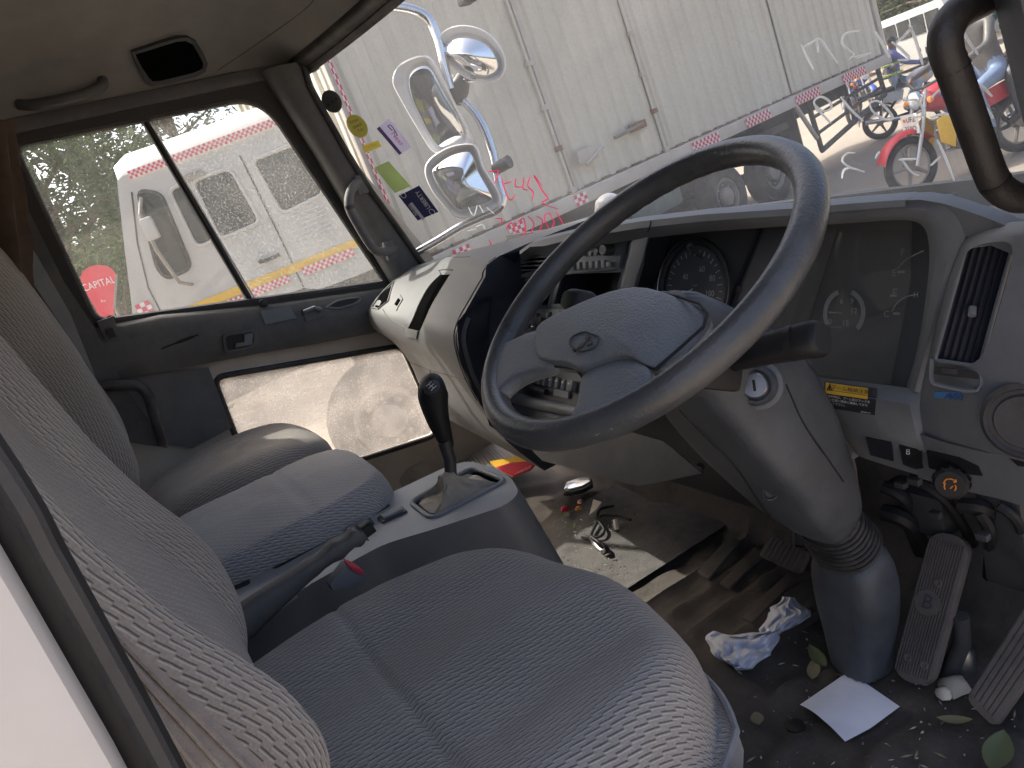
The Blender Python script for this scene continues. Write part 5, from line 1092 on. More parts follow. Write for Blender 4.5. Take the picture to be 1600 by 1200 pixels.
MB().prism([AZ(*p, z_+.008) for p in ((776, 731), (800, 724), (828, 722), (838, 723), (829, 735), (802, 745), (784, 737))], (0, 0, .003)).build('packet_print', 'red', pk)
tb = MB(); put_text(tb, 'NDA', .022, AZ(818, 734, z_+.013), (AZ(832, 728, .1)-AZ(806, 740, .1)), V((1, .3, 0))); tb.build('packet_lettering', 'white', pk, smooth=0, fix=False)
fw = MB().lathe(AZ(640, 742, .10), (0, 0, 1), [(.10, 0), (.10, .03), (.085, .05), (.03, .06), (0, .06)], 28).build('rubber_dome', 'tan_boot', None, base=AZ(640, 742, .1)); tag(fw, 'dusty tan rolled bag on the floor behind the gear console', 'bag')
# floor hole and pressing
MB().lathe(AZ(1243, 1136, .004), (0, 0, 1), [(.014, 0), (.014, .004), (.010, .0055), (0, .0052)], 20).build('floor_plug', 'black', cab)
st_ = MB().prism([AZ(*p, .012) for p in ((1142, 840), (1158, 848), (1108, 908), (1090, 896))], (0, 0, .006)).build('floor_strip', 'pedal_rubber', cab, bevel=.002)
for q in (((1180, 858), (1196, 868), (1140, 922), (1126, 914)), ((1230, 900), (1246, 908), (1176, 976), (1160, 968))): MB().prism([AZ(*p, .008) for p in q], (0, 0, .006)).build('floor_rib', 'floor_dirt', cab, bevel=.002)

# crumbs and grit on the floor: too small to tell apart
rg_ = random.Random(11); gt = MB()
for i in range(280):
    if i < 170: c = AZ(rg_.uniform(1150, 1600), rg_.uniform(960, 1200), .006)
    else: c = AZ(rg_.uniform(860, 1010), rg_.uniform(760, 900), .022)
    if c.x > 1.0: continue
    s_ = rg_.choice((.001, .0015, .002, .003)); a = rg_.uniform(0, 6.3); e = V((math.cos(a), math.sin(a), 0)); f_ = V((-e.y, e.x, 0)); l_ = s_*rg_.choice((1, 1.4, 3.5))
    gt.add([c+e*l_, c+f_*s_*.7, c-e*l_*.8, c-f_*s_*.6, c+V((0, 0, s_*.8))], [(0, 1, 4), (1, 2, 4), (2, 3, 4), (3, 0, 4)], rg_.choice((0, 0, 1, 2)))
gr_ = gt.build('floor_grit', ['beige_paint', 'leaf_dry', 'pedal_rubber'], None, smooth=0, base=AZ(1300, 1080, 0)); tag(gr_, 'loose grit and crumbs scattered over the cab floor', 'grit', kind='stuff')
# ------------------------------------------------------------------ outside: materials
mat('ground_dust', (.26, .225, .185), (.20, .175, .145), rough=.95, scale=.35, detail=12, bump=.8, bscale=25, spec=.1, dust=.5, dustc=(.29, .26, .22))
mat('road_grey', (.36, .34, .31), (.29, .275, .25), rough=.9, scale=.6, detail=12, bump=.5, bscale=60, spec=.2, dust=.6, dustc=(.45, .40, .34))
mat('container_paint', (.60, .575, .485), (.53, .505, .42), rough=.55, scale=1.3, detail=10, dust=.45, dustc=(.46, .41, .34), stretch=(1, 1, .35))
mat('container_rail', (.53, .505, .455), (.44, .415, .37), rough=.55, scale=2.5, detail=10, dust=.7, dustc=(.40, .34, .27))
mat('rust', (.30, .17, .10), (.20, .12, .08), rough=.85, scale=18, bump=.5, bscale=60)
mat('truck_white', (.49, .475, .445), (.44, .425, .395), rough=.35, scale=1.2, dust=.35, dustc=(.52, .46, .39), coat=.2)
mat('chassis', (.05, .048, .045), (.03, .03, .028), rough=.8, scale=8, dust=.5, dustc=(.16, .14, .11))
mat('tyre', (.05, .047, .043), (.03, .029, .027), rough=.9, scale=15, dust=.6, dustc=(.15, .13, .105))
mat('hub_dusty', (.30, .27, .23), (.2, .18, .155), rough=.8, scale=12, dust=.4)
mat('tank_green', (.10, .15, .14), (.07, .11, .10), rough=.6, scale=6, dust=.5)
mat('window_dark', (.03, .033, .033), (.018, .02, .02), rough=.12, scale=3, spec=.5, dust=.25, dustc=(.14, .135, .12))
mat('bark', (.16, .12, .085), (.09, .07, .05), rough=.95, scale=9, bump=1, bscale=25)
for n_, c_ in dict(jacket=(.09, .085, .08), denim=(.16, .22, .34), denim_pale=(.32, .40, .52), teal=(.022, .07, .085), vest=(.10, .11, .34), skin=(.16, .085, .055), hair=(.02, .018, .016), trousers=(.05, .05, .055), shoe=(.03, .03, .03), lime=(.55, .75, .10), maroon=(.22, .03, .05),
                   bike_red=(.42, .015, .03), bike_white=(.65, .65, .65), bike_black=(.02, .02, .022), bike_blue=(.03, .06, .3), seat_vinyl=(.03, .03, .03), lens=(.6, .62, .64), wall_paint=(.42, .37, .31), bus_paint=(.36, .36, .35)).items(): flat(n_, c_, .5)
def leafmat(name, c):
    m, nt, b, N, L = nodes(name); N.remove(b)
    df = N.new('ShaderNodeBsdfDiffuse'); tl = N.new('ShaderNodeBsdfTranslucent'); mx = N.new('ShaderNodeMixShader'); mx.inputs[0].default_value = .35
    tc = N.new('ShaderNodeTexCoord'); nz = N.new('ShaderNodeTexNoise'); nz.inputs['Scale'].default_value = 1.3; nz.inputs['Detail'].default_value = 6; L.new(tc.outputs['Object'], nz.inputs[0])
    r = ramp(N, [(.3, tuple(x*.55 for x in c)), (.7, tuple(x*1.35 for x in c))]); L.new(nz.outputs[0], r.inputs[0]); L.new(r.outputs[0], df.inputs[0]); L.new(r.outputs[0], tl.inputs[0])
    L.new(df.outputs[0], mx.inputs[1]); L.new(tl.outputs[0], mx.inputs[2]); L.new(mx.outputs[0], N['Material Output'].inputs[0])
leafmat('leaf_dark', (.060, .085, .035)); leafmat('leaf_mid', (.085, .115, .045)); leafmat('leaf_grey', (.10, .115, .07))
# ------------------------------------------------------------------ ground and road
G = GROUND
gr = MB().grid(lambda u, v: V((-250+620*u, -250+700*v, G)), 20, 20).build('ground', 'ground_dust', None, smooth=0); tag(gr, kind='structure', cab=False)
gdir = (GZ(1386, 240, G)-GZ(1000, 330, G)); gdir.z = 0; 
# ------------------------------------------------------------------ container truck in front
ZR = CAMW.z-.60
C1 = GZ(645, 428, ZR); C2 = GZ(1388, 91, ZR); ca = (C2-C1); CL = ca.length; ca.normalize(); cn = V((ca.y, -ca.x, 0))
if cn.dot(CAMW-C1) < 0: cn = -cn
HB, WB_ = 3.35, 2.35
ct = thing('container_truck', 'long dirty white box truck with ribbed side doors parked ahead', 'truck', V((C1.x, C1.y, G))+ca*CL*.5, cab=False)
def cpt(s, d, z): return C1+ca*s-cn*d+V((0, 0, z-ZR))                # along, away from us, height
def cs(px, py):
    r = rayw(px, py); k = (C1-CAMW).dot(cn)/r.dot(cn); p = CAMW+r*k; return (p-C1).dot(ca), p.z
s1_ = cs(903, 300)[0]; s2__ = cs(1047, 243)[0]
bays = [(.05, s1_-.06), (s1_+.06, s2__-.05), (s2__+.05, s2__+(CL-s2__)*.5-.03), (s2__+(CL-s2__)*.5+.03, CL-.14)]
def corr(a, b, name, fnp, mname, per=.21, dep=.028):
    n = max(2, int((b-a)/per)); mb = MB(); pr = []
    for i in range(n):
        s0 = a+(b-a)*i/n; w = (b-a)/n
        for f_, q in ((.0, 0), (.30, 0), (.42, 1), (.80, 1), (.92, 0)): pr.append((s0+w*f_, q))
    pr.append((b, 0))
    mb.loft([[fnp(s, q*dep, z) for s, q in pr] for z in (ZR+.10, ZR+HB-.1)], False, False)
    return mb.build(name, mname, ct, smooth=0)
for i, (a, b) in enumerate(bays): corr(a, b, 'side_panel', lambda s, q, z: cpt(s, .035-q, z), 'container_paint', per=.235 if i < 2 else .25)
corr(.05, WB_-.05, 'end_panel', lambda s, q, z: cpt(.03-q, s, z), 'container_paint', per=.16, dep=.05)
MB().obox(cpt(CL*.5, WB_*.5, ZR+HB*.5), ca, cn, V((0, 0, 1)), (CL-.12, WB_-.12, HB-.02)).build('box_core', 'container_paint', ct, smooth=0)
for nm, s, w in (('corner_post', .02, .10), ('corner_post', CL-.06, .14), ('door_post', s1_, .07), ('door_post', s2__, .06)):
    MB().obox(cpt(s, .02, ZR+HB*.5), ca, cn, V((0, 0, 1)), (w, .07, HB)).build(nm, 'container_rail', ct, bevel=.01)
for s in (s1_-.10, s2__-.08):
    MB().tube([cpt(s, -.03, ZR+.02), cpt(s, -.03, ZR+HB)], .018, 8).build('locking_bar', 'container_paint', ct)
    for h in (.12, .62, 1.1, 1.6): MB().obox(cpt(s+.01, -.03, ZR+h), ca, cn, V((0, 0, 1)), (.09, .05, .06)).build('bar_bracket', 'rust' if h == .62 else 'container_rail', ct, bevel=.008)
MB().obox(cpt(CL*.5, .0, ZR), ca, cn, V((0, 0, 1)), (CL+.04, .09, .17)).build('bottom_rail', 'container_rail', ct, bevel=.01)
MB().obox(cpt(0, WB_*.5, ZR), ca, cn, V((0, 0, 1)), (.09, WB_, .17)).build('end_rail', 'container_rail', ct, bevel=.01)
for i in range(34):
    s = .35+i*(CL-.7)/33; MB().obox(cpt(s, -.01, ZR+.105), ca, cn, V((0, 0, 1)), (.16, .05, .018)).build('drip_gap', 'rust', ct)
for (a, b, c, d) in ((902, 237, 962, 205), (985, 203, 1026, 187)):
    p0 = cs(a, b); p1 = cs(c, d)
hs_, hz_ = cs(1000, 195); lt = MB().obox(cpt(hs_-.12, -.06, hz_), ca, cn, V((0, 0, 1)), (.30, .05, .10)).build('door_latch', 'rust', ct, bevel=.01)
MB().tube([cpt(hs_-.05, -.1, hz_), cpt(hs_-.62, -.1, hz_-.03)], .022, 8).build('latch_handle', 'hub_dusty', lt)
hs_, hz_ = cs(912, 244); lt = MB().obox(cpt(hs_, -.06, hz_), ca, cn, V((0, 0, 1)), (.34, .05, .16)).build('door_latch', 'container_rail', ct, bevel=.01)
MB().tube([cpt(hs_-.1, -.1, hz_-.1), cpt(hs_+.25, -.1, hz_+.02)], .022, 8).build('latch_handle', 'container_rail', lt)
def tape(f, a, b, h, par, rows=3, n=None, out=.004, up=V((0, 0, 1))):
    """Reflective strip: white backing, red squares standing on it as one printed sheet."""
    L_ = (b-a).length; d = (b-a).normalized(); nn = d.cross(up).normalized(); nn = nn if nn.dot(CAMW-a) > 0 else -nn
    upv = nn.cross(d); upv = upv if upv.z > 0 else -upv; s_ = h/rows; n = n or max(2, int(L_/s_)); w = L_/n
    mb = MB(); o = a+nn*out
    mb.add([o-upv*h/2, o+d*L_-upv*h/2, o+d*L_+upv*h/2, o+upv*h/2], [(0, 1, 2, 3)], 0)
    for i in range(n):
        for j in range(rows):
            if (i+j) % 2 == 0:
                q = o+d*(i*w)+upv*(-h/2+j*s_)+nn*.004; mb.add([q, q+d*w, q+d*w+upv*s_, q+upv*s_], [(0, 1, 2, 3)], 1)
    return mb.build('reflective_tape', ['tape_white', 'tape_red'], par, smooth=0, fix=False)
for a, b in (((1077, 230), (1119, 214)), ((1161, 196), (1199, 179)), ((1239, 159), (1275, 143)), ((1313, 127), (1347, 112)), ((893, 314), (912, 306)), ((790, 360), (812, 350)), ((704, 400), (730, 388))):
    (sa, za), (sb, zb) = cs(*a), cs(*b); tape(None, cpt(sa, -.05, ZR-.01), cpt(sb, -.05, ZR-.01), .13, ct, 3)
(sa, za), (sb, zb) = cs(508, 85), cs(640, 400)
tape(None, cpt(.03, -.025, ZR+.15), cpt(.03, -.025, ZR+HB-.1), .035, ct, 2, n=60, up=ca)
# running gear
MB().obox(cpt(CL*.5, .75, ZR-.22), ca, cn, V((0, 0, 1)), (CL-.6, .12, .26)).build('chassis_rail', 'chassis', ct)
MB().obox(cpt(CL*.5, 1.6, ZR-.22), ca, cn, V((0, 0, 1)), (CL-.6, .12, .26)).build('chassis_rail', 'chassis', ct)
def wheel(par, c, axis, r_, w, hubm='hub_dusty', name='wheel'):
    axis = V(axis).normalized(); c = V(c)
    wh = MB().lathe(c-axis*w/2, axis, [(r_*.55, 0), (r_*.86, 0), (r_*.97, w*.12), (r_, w*.25), (r_, w*.75), (r_*.97, w*.88), (r_*.86, w), (r_*.58, w), (r_*.55, w*.75)], 36).build(name, 'tyre', par, smooth=40)
    MB().lathe(c-axis*w*.1, axis, [(r_*.57, 0), (r_*.57, w*.5), (r_*.5, w*.52), (r_*.46, w*.30), (r_*.30, w*.26), (r_*.27, w*.55), (r_*.2, w*.62), (0, w*.62)], 28).build('rim', hubm, wh, smooth=40)
    a = axis.orthogonal().normalized(); b = axis.cross(a)
    for i in range(8):
        t = 2*math.pi*i/8; MB().lathe(c+axis*w*.15+(a*math.cos(t)+b*math.sin(t))*r_*.37, axis, [(r_*.035, 0), (r_*.035, w*.12), (0, w*.12)], 6).build('wheel_nut', 'hub_dusty', wh)
    return wh
_r = rayw(1205, 288); _k = (C1-cn*.32-CAMW).dot(cn)/_r.dot(cn); sw_ = (CAMW+_r*_k-C1).dot(ca)
wheel(ct, V((*cpt(sw_, .32, 0).xy, G+.48)), cn, .48, .28); wheel(ct, V((*cpt(sw_-1.25, .32, 0).xy, G+.48)), cn, .48, .28)
MB().obox(cpt(sw_+.75, .35, ZR-.38), ca, cn, V((0, 0, 1)), (.03, .5, .75)).build('mud_flap', 'chassis', ct)
MB().tube([cpt(sw_+.62, -.02, ZR-.06), cpt(sw_+.98, -.02, ZR-.68)], .035, 8).build('mudguard_stay', 'container_rail', ct)
MB().obox(cpt(sw_-2.6, .55, ZR-.42), ca, cn, V((0, 0, 1)), (1.1, .5, .52)).build('fuel_tank', 'tank_green', ct, bevel=.08)
MB().obox(cpt(sw_-.2, .40, ZR-.30), ca, cn, V((0, 0, 1)), (1.6, .5, .10)).build('axle_frame', 'chassis', ct)
fp0 = [cpt(s, .05, z) for s, z in ((sw_+1.15, ZR-.9), (sw_+1.1, ZR-.1), (CL-.35, ZR-.1), (CL-.3, ZR-.55))]
MB().tube([fp0[1], fp0[0], fp0[3], fp0[2]], .045, 6).build('side_guard', 'chassis', ct)
for t in (.33, .66): MB().tube([fp0[1].lerp(fp0[0], t), fp0[2].lerp(fp0[3], t)], .03, 6).build('guard_rail', 'chassis', ct)
MB().tube([fp0[1].lerp(fp0[2], .5), fp0[0].lerp(fp0[3], .5)], .03, 6).build('guard_rail', 'chassis', ct)
for ds_ in (0, -1.25): wheel(ct, V((*cpt(sw_+ds_, WB_-.35, 0).xy, G+.48)), -cn, .48, .28)
MB().obox(cpt((sw_+.9)*.5, WB_-.1, (ZR+G)/2+.08), ca, cn, V((0, 0, 1)), (sw_+.9, .05, ZR-G-.35)).build('underside_shade_panel', 'chassis', ct)  # dark panel added to shade out the bright ground beyond the wheels
for ds_ in (0, -1.25): MB().tube([cpt(sw_+ds_, .4, G+.48), cpt(sw_+ds_, WB_-.4, G+.48)], .09, 10).build('axle', 'chassis', ct)
MB().tube([cpt(sw_-.6, WB_*.5, G+.55), cpt(.6, WB_*.5, G+.75)], .06, 8).build('drive_shaft', 'chassis', ct)
# its cab at the far end, mostly hidden
MB().obox(cpt(-1.5, WB_*.5, ZR+.6), ca, cn, V((0, 0, 1)), (1.9, 2.1, 2.2)).build('tractor_cab', 'truck_white', ct, bevel=.12) if False else None

# ------------------------------------------------------------------ white crew-cab truck beyond the left window
FD = 5.6
Wa, Wb = GD(180, 509, FD), GD(600, 343, FD); wd = (Wb-Wa); wd.z = 0; wd.normalize(); wn = V((wd.y, -wd.x, 0)); wn = wn if wn.dot(CAMW-Wa) > 0 else -wn
def WP(px, py, out=0.0):
    r = rayw(px, py); k = (Wa-CAMW).dot(wn)/r.dot(wn); return CAMW+r*k+wn*out
wt = thing('crew_cab_truck', 'white crew cab truck with yellow stripe seen through the left window', 'truck', V((*WP(380, 420).xy, G)), cab=False)
wins = [[(215, 297), (252, 302), (300, 418), (262, 436), (246, 420)], [(264, 296), (322, 272), (335, 300), (330, 376), (308, 386), (300, 372)], [(333, 272), (360, 262), (408, 346), (342, 374), (318, 325), (312, 288)], [(393, 251), (462, 224), (508, 302), (441, 335)]]
wins = [wins[0], [(263, 296), (290, 286), (336, 376), (307, 387)], [(299, 283), (360, 262), (408, 347), (344, 374)], wins[3]]
body = [(183, 284), (190, 276), (230, 262), (330, 226), (430, 190), (462, 178), (560, 300), (628, 396), (612, 408), (560, 430), (500, 452), (474, 450), (450, 458), (420, 478), (380, 500), (330, 520), (212, 566), (206, 480), (196, 400)]
bo = MB().plate([WP(*p) for p in body], [rounded([WP(*p) for p in w_], .06, 4) for w_ in wins], -wn*.05).build('cab_side', 'truck_white', wt, smooth=0)
rb_ = [[WP(*p), WP(*p)-wn*.05+V((0, 0, .10)), WP(*p)-wn*.25+V((0, 0, .17)), WP(*p)-wn*1.0+V((0, 0, .20)), WP(*p)-wn*1.9] for p in ((184, 283), (192, 275), (230, 262), (330, 226), (430, 190), (462, 178))]
MB().loft(rb_, False, False).build('cab_roof', 'truck_white', wt, smooth=60)
fr_ = [[WP(*p), WP(*p)-wd*.06-wn*.15, WP(*p)-wd*.10-wn*.9, WP(*p)-wd*.02-wn*1.9] for p in ((184, 283), (183, 300), (196, 400), (206, 480), (212, 566))]
MB().loft(fr_, False, False).build('cab_front', 'truck_white', wt, smooth=60)
MB().loft([[WP(*p)-wd*.075-wn*.22, WP(*p)-wd*.12-wn*.9, WP(*p)-wd*.06-wn*1.75] for p in ((186, 318), (194, 390), (202, 450))], False, False).build('front_glass', 'window_dark', wt, smooth=60)
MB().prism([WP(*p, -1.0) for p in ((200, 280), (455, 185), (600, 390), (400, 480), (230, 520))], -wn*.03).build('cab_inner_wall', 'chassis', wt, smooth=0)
for w_ in wins:
    q = rounded([WP(*p) for p in w_], .06, 4); c = sum(q, V())/len(q)
    MB().tube([p+wn*.004 for p in q], .014, 6, closed=True).build('window_seal', 'rubber' if w_ is wins[0] else 'truck_white', wt)
    MB().prism([p-wn*.02 for p in q], -wn*.006).build('window_pane', 'window_dark', wt, smooth=0)
for q in (((375, 243), (412, 318), (446, 388), (474, 448)), ((206, 300), (215, 380), (232, 450), (258, 500))): MB().tube([WP(*p, .002) for p in q], .006, 5).build('door_gap', 'chassis', wt)
wback = [WP(462, 178), WP(628, 396), WP(612, 520)]
MB().loft([[p, p-wn*1.9] for p in wback], False, False).build('cab_rear', 'truck_white', wt)
MB().prism([WP(*p, .004) for p in ((262, 491), (565, 369), (572, 381), (276, 500))], wn*.004).build('yellow_stripe', 'yellow', wt, smooth=0)
for a, b, h in (((203, 274), (432, 190), .055), ((324, 487), (381, 466), .055), ((396, 458), (453, 434), .055), ((474, 425), (552, 393), .06), ((217, 487), (238, 478), .10)): tape(None, WP(*a, .012), WP(*b, .012), h, wt, 3)
MB().tube([WP(406, 409, .02), WP(420, 405, .035), WP(438, 398, .02)], .014, 6).build('door_pull', 'chassis', wt)
MB().box(WP(303, 275, .012), (.14, .02, .05), wd.to_track_quat('X', 'Z').to_matrix()).build('roof_badge', 'hub_dusty', wt)
for i in range(6):
    MB().tube([WP(456+3.2*i, 338+7*i, .006), WP(470+3.2*i, 333+7*i, .006)], .005, 4).build('door_print', 'grey_ink', wt); MB().tube([WP(474+3.2*i, 331.5+7*i, .006), WP(505+3.2*i, 320+7*i, .006)], .005, 4).build('door_print', 'grey_ink', wt)
wm = MB().tube([WP(222, 310, .02), WP(234, 335, .18), WP(262, 388, .22), WP(290, 438, .14), WP(302, 444, .02)], .014, 8).build('mirror_arm', 'hub_dusty', wt)
MB().obox(WP(250, 356, .2), wd, wn, V((0, 0, 1)), (.09, .05, .16)).build('side_mirror', 'truck_white', wt, bevel=.02)
wheel(wt, V((*WP(520, 470, -.25).xy, G+.50)), wn, .50, .28)
MB().prism([WP(*p, -.2) for p in ((212, 560), (600, 400), (640, 500), (240, 690))], -wn*1.6).build('lower_frame', 'chassis', wt, smooth=0)
MB().obox(WP(300, 560, -.1), wd, wn, V((0, 0, 1)), (1.6, .1, .3)).build('bumper', 'truck_white', wt, bevel=.04)
# ------------------------------------------------------------------ red feather flag
FLD = 8.5
def FP(px, py): return GD(px+9, py, FLD)
fg = thing('feather_flag', 'red teardrop flag with white lettering beyond the left window', 'flag', V((*FP(168, 505).xy, G)), cab=False)
fo = [FP(*p) for p in ((116, 434), (121, 424), (130, 417), (143, 414), (156, 415), (166, 420), (173, 429), (171, 450), (169, 475), (168, 500), (166, 520), (150, 500), (128, 462))]
fn_ = (CAMW-FP(145, 450)).normalized()
MB().prism(fo, -fn_*.01).build('flag_cloth', 'flag_red', fg, smooth=0)
tb = MB(); put_text(tb, 'CAPITAL', .112, FP(145, 444)+fn_*.012, FP(168, 437)-FP(120, 451), V((0, 0, 1)), sx=.86); tb.build('flag_lettering', 'white', fg, smooth=0, fix=False)
tb = MB(); put_text(tb, 'Aa', .05, FP(152, 470)+fn_*.012, FP(168, 437)-FP(120, 451), V((0, 0, 1))); tb.build('flag_small_print', 'white', fg, smooth=0, fix=False)
MB().tube([FP(173, 429), FP(170, 480), V((*FP(168, 505).xy, G))], .014, 6).build('flag_pole', 'hub_dusty', fg)
MB().box(V((*FP(168, 505).xy, G+.04)), (.5, .5, .08)).build('flag_base', 'chassis', fg)
# ------------------------------------------------------------------ trees
def tree(label, base, h, cr_, n, mname, seed, spread=1.0, group='trees beyond the trucks', leaf_s=.16, low=.28):
    rnd = random.Random(seed); base = V(base); t = thing('leafy_tree', label, 'tree', base, group, cab=False)
    tr_ = MB(); pts = [base, base+V((rnd.uniform(-.1, .1), rnd.uniform(-.1, .1), h*.25)), base+V((rnd.uniform(-.3, .3), rnd.uniform(-.3, .3), h*.55)), base+V((rnd.uniform(-.4, .4), rnd.uniform(-.4, .4), h*.85))]
    tr_.tube(spline(pts, 4), [h*.028*(1-i/15) for i in range(13)], 8)
    clumps = []
    for i in range(16):
        a = rnd.uniform(0, 6.28); el = rnd.uniform(low, 1.0); rad = cr_*math.sin(math.pi*min(.95, max(.12, el)))**.6*rnd.uniform(.35, 1.0)*spread
        e = base+V((math.cos(a)*rad, math.sin(a)*rad, h*el)); st = pts[1].lerp(pts[3], min(1, max(0, el-.3)))
        tr_.tube([st, st.lerp(e, .5)+V((0, 0, .15)), e], [h*.012, h*.007, h*.002], 5); clumps.append((e, cr_*rnd.uniform(.28, .52)))
    tr_.build('trunk', 'bark', t)
    cb = MB(); vs = []; fs = []
    for i in range(n):
        e, r_ = clumps[rnd.randrange(len(clumps))]
        d = V((rnd.gauss(0, 1), rnd.gauss(0, 1), rnd.gauss(0, .75))).normalized()*r_*rnd.random()**.45; p = e+d
        a = V((rnd.gauss(0, 1), rnd.gauss(0, 1), rnd.gauss(0, .6))).normalized(); b = a.orthogonal().normalized(); s_ = leaf_s*rnd.uniform(.5, 1.3)
        k = len(vs); vs += [p-a*s_*.5, p+b*s_*.22, p+a*s_*.5, p-b*s_*.22]; fs.append((k, k+1, k+2, k+3))
    cb.add(vs, fs); cb.build('crown', mname, t, smooth=0, fix=False); return t
def gp_(px, d): p = GD(px[0], px[1], d); return V((p.x, p.y, G))
tree('dense grey-green tree behind the red flag', gp_((110, 420), 15), 8.5, 3.4, 9000, 'leaf_grey', 1, low=.12)
tree('dark tree behind the roof of the crew cab truck', gp_((300, 300), 17), 8.6, 3.4, 8000, 'leaf_dark', 2, low=.2)
tree('pale leafy tree at the left edge of the door window', gp_((20, 400), 12.5), 7.5, 2.4, 7000, 'leaf_mid', 3, low=.15)
tree('low bright green tree between the flag and the white truck', gp_((196, 460), 11), 3.2, 1.3, 3500, 'leaf_mid', 4, low=.12, leaf_s=.13)
tree('far dark tree filling the gap beside the flag', gp_((200, 380), 24), 12, 5.5, 9000, 'leaf_dark', 6, low=.1, leaf_s=.22)
tree('far grey-green tree left of the door window post', gp_((60, 330), 27), 13, 6.5, 9000, 'leaf_grey', 8, low=.1, leaf_s=.24)
tree('dark tree above the street behind the motorcycles', gp_((1425, 60), 34), 9.5, 4.5, 8000, 'leaf_dark', 5, low=.2, leaf_s=.25)
tree('second street tree beyond the right pillar handle', gp_((1560, 40), 38), 10, 5.0, 7000, 'leaf_mid', 7, low=.2, leaf_s=.26)
tree('broad dark tree behind the minibus roof', gp_((1480, 60), 31), 8.0, 5.0, 9000, 'leaf_dark', 9, low=.1, leaf_s=.24)
tree('low leafy tree at the far end of the box truck', gp_((1400, 90), 36), 7.5, 4.0, 7000, 'leaf_grey', 12, low=.1, leaf_s=.25)
# ------------------------------------------------------------------ motorcycles (local frame: x forward, z up)
def motorcycle(name, label, rear, front, cmain, cside, group='motorcycles on the street', detail=True, S=1.0):
    rear = V(rear); hd = V(front)-rear; hd.z = 0; hd.normalize(); sd = V((-hd.y, hd.x, 0))
    def q(x, y, z): return rear+hd*x*S+sd*y*S+V((0, 0, z*S))
    t = thing(name, label, 'motorcycle', q(.6, 0, 0), group, cab=False)
    WB2, r_ = 1.26, .30
    for x in (0, WB2):
        tw = MB(); tw.tube([q(x+math.cos(a)*(r_-.04), 0, r_+math.sin(a)*(r_-.04)) for a in [2*math.pi*i/32 for i in range(32)]], .045, 8, closed=True); w_ = tw.build('wheel', 'tyre', t)
        MB().tube([q(x+math.cos(a)*(r_-.09), 0, r_+math.sin(a)*(r_-.09)) for a in [2*math.pi*i/32 for i in range(32)]], .014, 6, closed=True).build('rim', 'hub_dusty', w_)
        for i in range(5 if detail else 3):
            a = 2*math.pi*i/5; MB().tube([q(x, 0, r_), q(x+math.cos(a)*(r_-.09), 0, r_+math.sin(a)*(r_-.09))], [.03, .016], 6).build('spoke', 'hub_dusty', w_)
        MB().lathe(q(x, -.05, r_), sd, [(.05, 0), (.06, .03), (.06, .07), (.05, .10)], 14).build('hub', 'hub_dusty', w_)
    for y in (-.09, .09): MB().tube([q(WB2, y, r_), q(WB2-.16, y, .66), q(WB2-.27, y, .98)], [.026, .026, .022], 8).build('fork_leg', 'steel', t)
    fend = [(WB2+math.cos(a)*(r_+.045), r_+math.sin(a)*(r_+.045)) for a in [R(20+130*i/12) for i in range(13)]]
    MB().loft([[q(x, -.075, z-.02), q(x, -.05, z+.01), q(x, 0, z+.022), q(x, .05, z+.01), q(x, .075, z-.02)] for x, z in fend], False, False).build('front_fender', cmain, t, smooth=60)
    fend = [(math.cos(a)*(r_+.06), r_+math.sin(a)*(r_+.06)) for a in [R(40+130*i/12) for i in range(13)]]
    MB().loft([[q(x, -.09, z-.03), q(x, -.05, z+.01), q(x, .05, z+.01), q(x, .09, z-.03)] for x, z in fend], False, False).build('rear_fender', 'bike_black', t, smooth=60)
    def sec2(x, w, z0, z1, n=14): return [q(x, w*math.cos(a), (z0+z1)/2+(z1-z0)/2*math.sin(a)) for a in [2*math.pi*i/n for i in range(n)]]
    MB().loft([sec2(.50, .06, .76, .86), sec2(.58, .12, .72, .93), sec2(.72, .15, .70, .99), sec2(.86, .15, .72, 1.0), sec2(.96, .10, .76, .96), sec2(.99, .05, .80, .92)], True, True).build('fuel_tank', cmain, t, smooth=60)
    for y in (-1, 1):
        MB().prism([q(x, y*.152, z) for x, z in ((.62, .82), (.74, .78), (.92, .88), (.84, .94), (.70, .92))], sd*y*.008).build('tank_decal', 'bike_blue', t, smooth=0)
        MB().prism([q(x, y*.162, z) for x, z in ((.70, .80), (.84, .80), (.90, .90), (.80, .88))], sd*y*.006).build('tank_flash', 'amber', t, smooth=0)
        MB().prism([q(x, y*.15, z) for x, z in ((.86, .34), (1.0, .44), (1.0, .66), (.88, .70), (.78, .62))], sd*y*.02).build('side_shield', cside, t, bevel=.01)
        MB().prism([q(x, y*.14, z) for x, z in ((.10, .62), (.42, .58), (.48, .74), (.16, .78))], sd*y*.02).build('side_cover', cmain, t, bevel=.01)
    MB().loft([sec2(-.28, .10, .80, .87), sec2(-.1, .13, .78, .87), sec2(.2, .14, .76, .86), sec2(.45, .12, .76, .86), sec2(.52, .08, .77, .84)], True, True).build('saddle', 'seat_vinyl', t, smooth=60)
    en_ = MB().lathe(q(.62, -.13, .40), sd, [(.10, 0), (.15, .04), (.16, .13), (.15, .22), (.10, .26)], 18).build('engine_block', 'hub_dusty', t)
    for i in range(6): MB().box(q(.74+.02*i, 0, .50+.028*i), (.16, .16, .010), hd.to_track_quat('X', 'Z').to_matrix()).build('cooling_fin', 'steel', en_)
    MB().tube([q(.78, -.14, .52), q(.74, -.16, .28), q(.4, -.17, .26), q(-.25, -.17, .40)], [.022, .024, .035, .045], 10).build('exhaust', 'chrome', t)
    for p in (((.05, .30), (.45, .72)), ((.95, .90), (.62, .30)), ((.62, .30), (.10, .30)), ((.95, .88), (.4, .80))): MB().tube([q(p[0][0], 0, p[0][1]), q(p[1][0], 0, p[1][1])], .024, 8).build('frame_tube', 'bike_black', t)
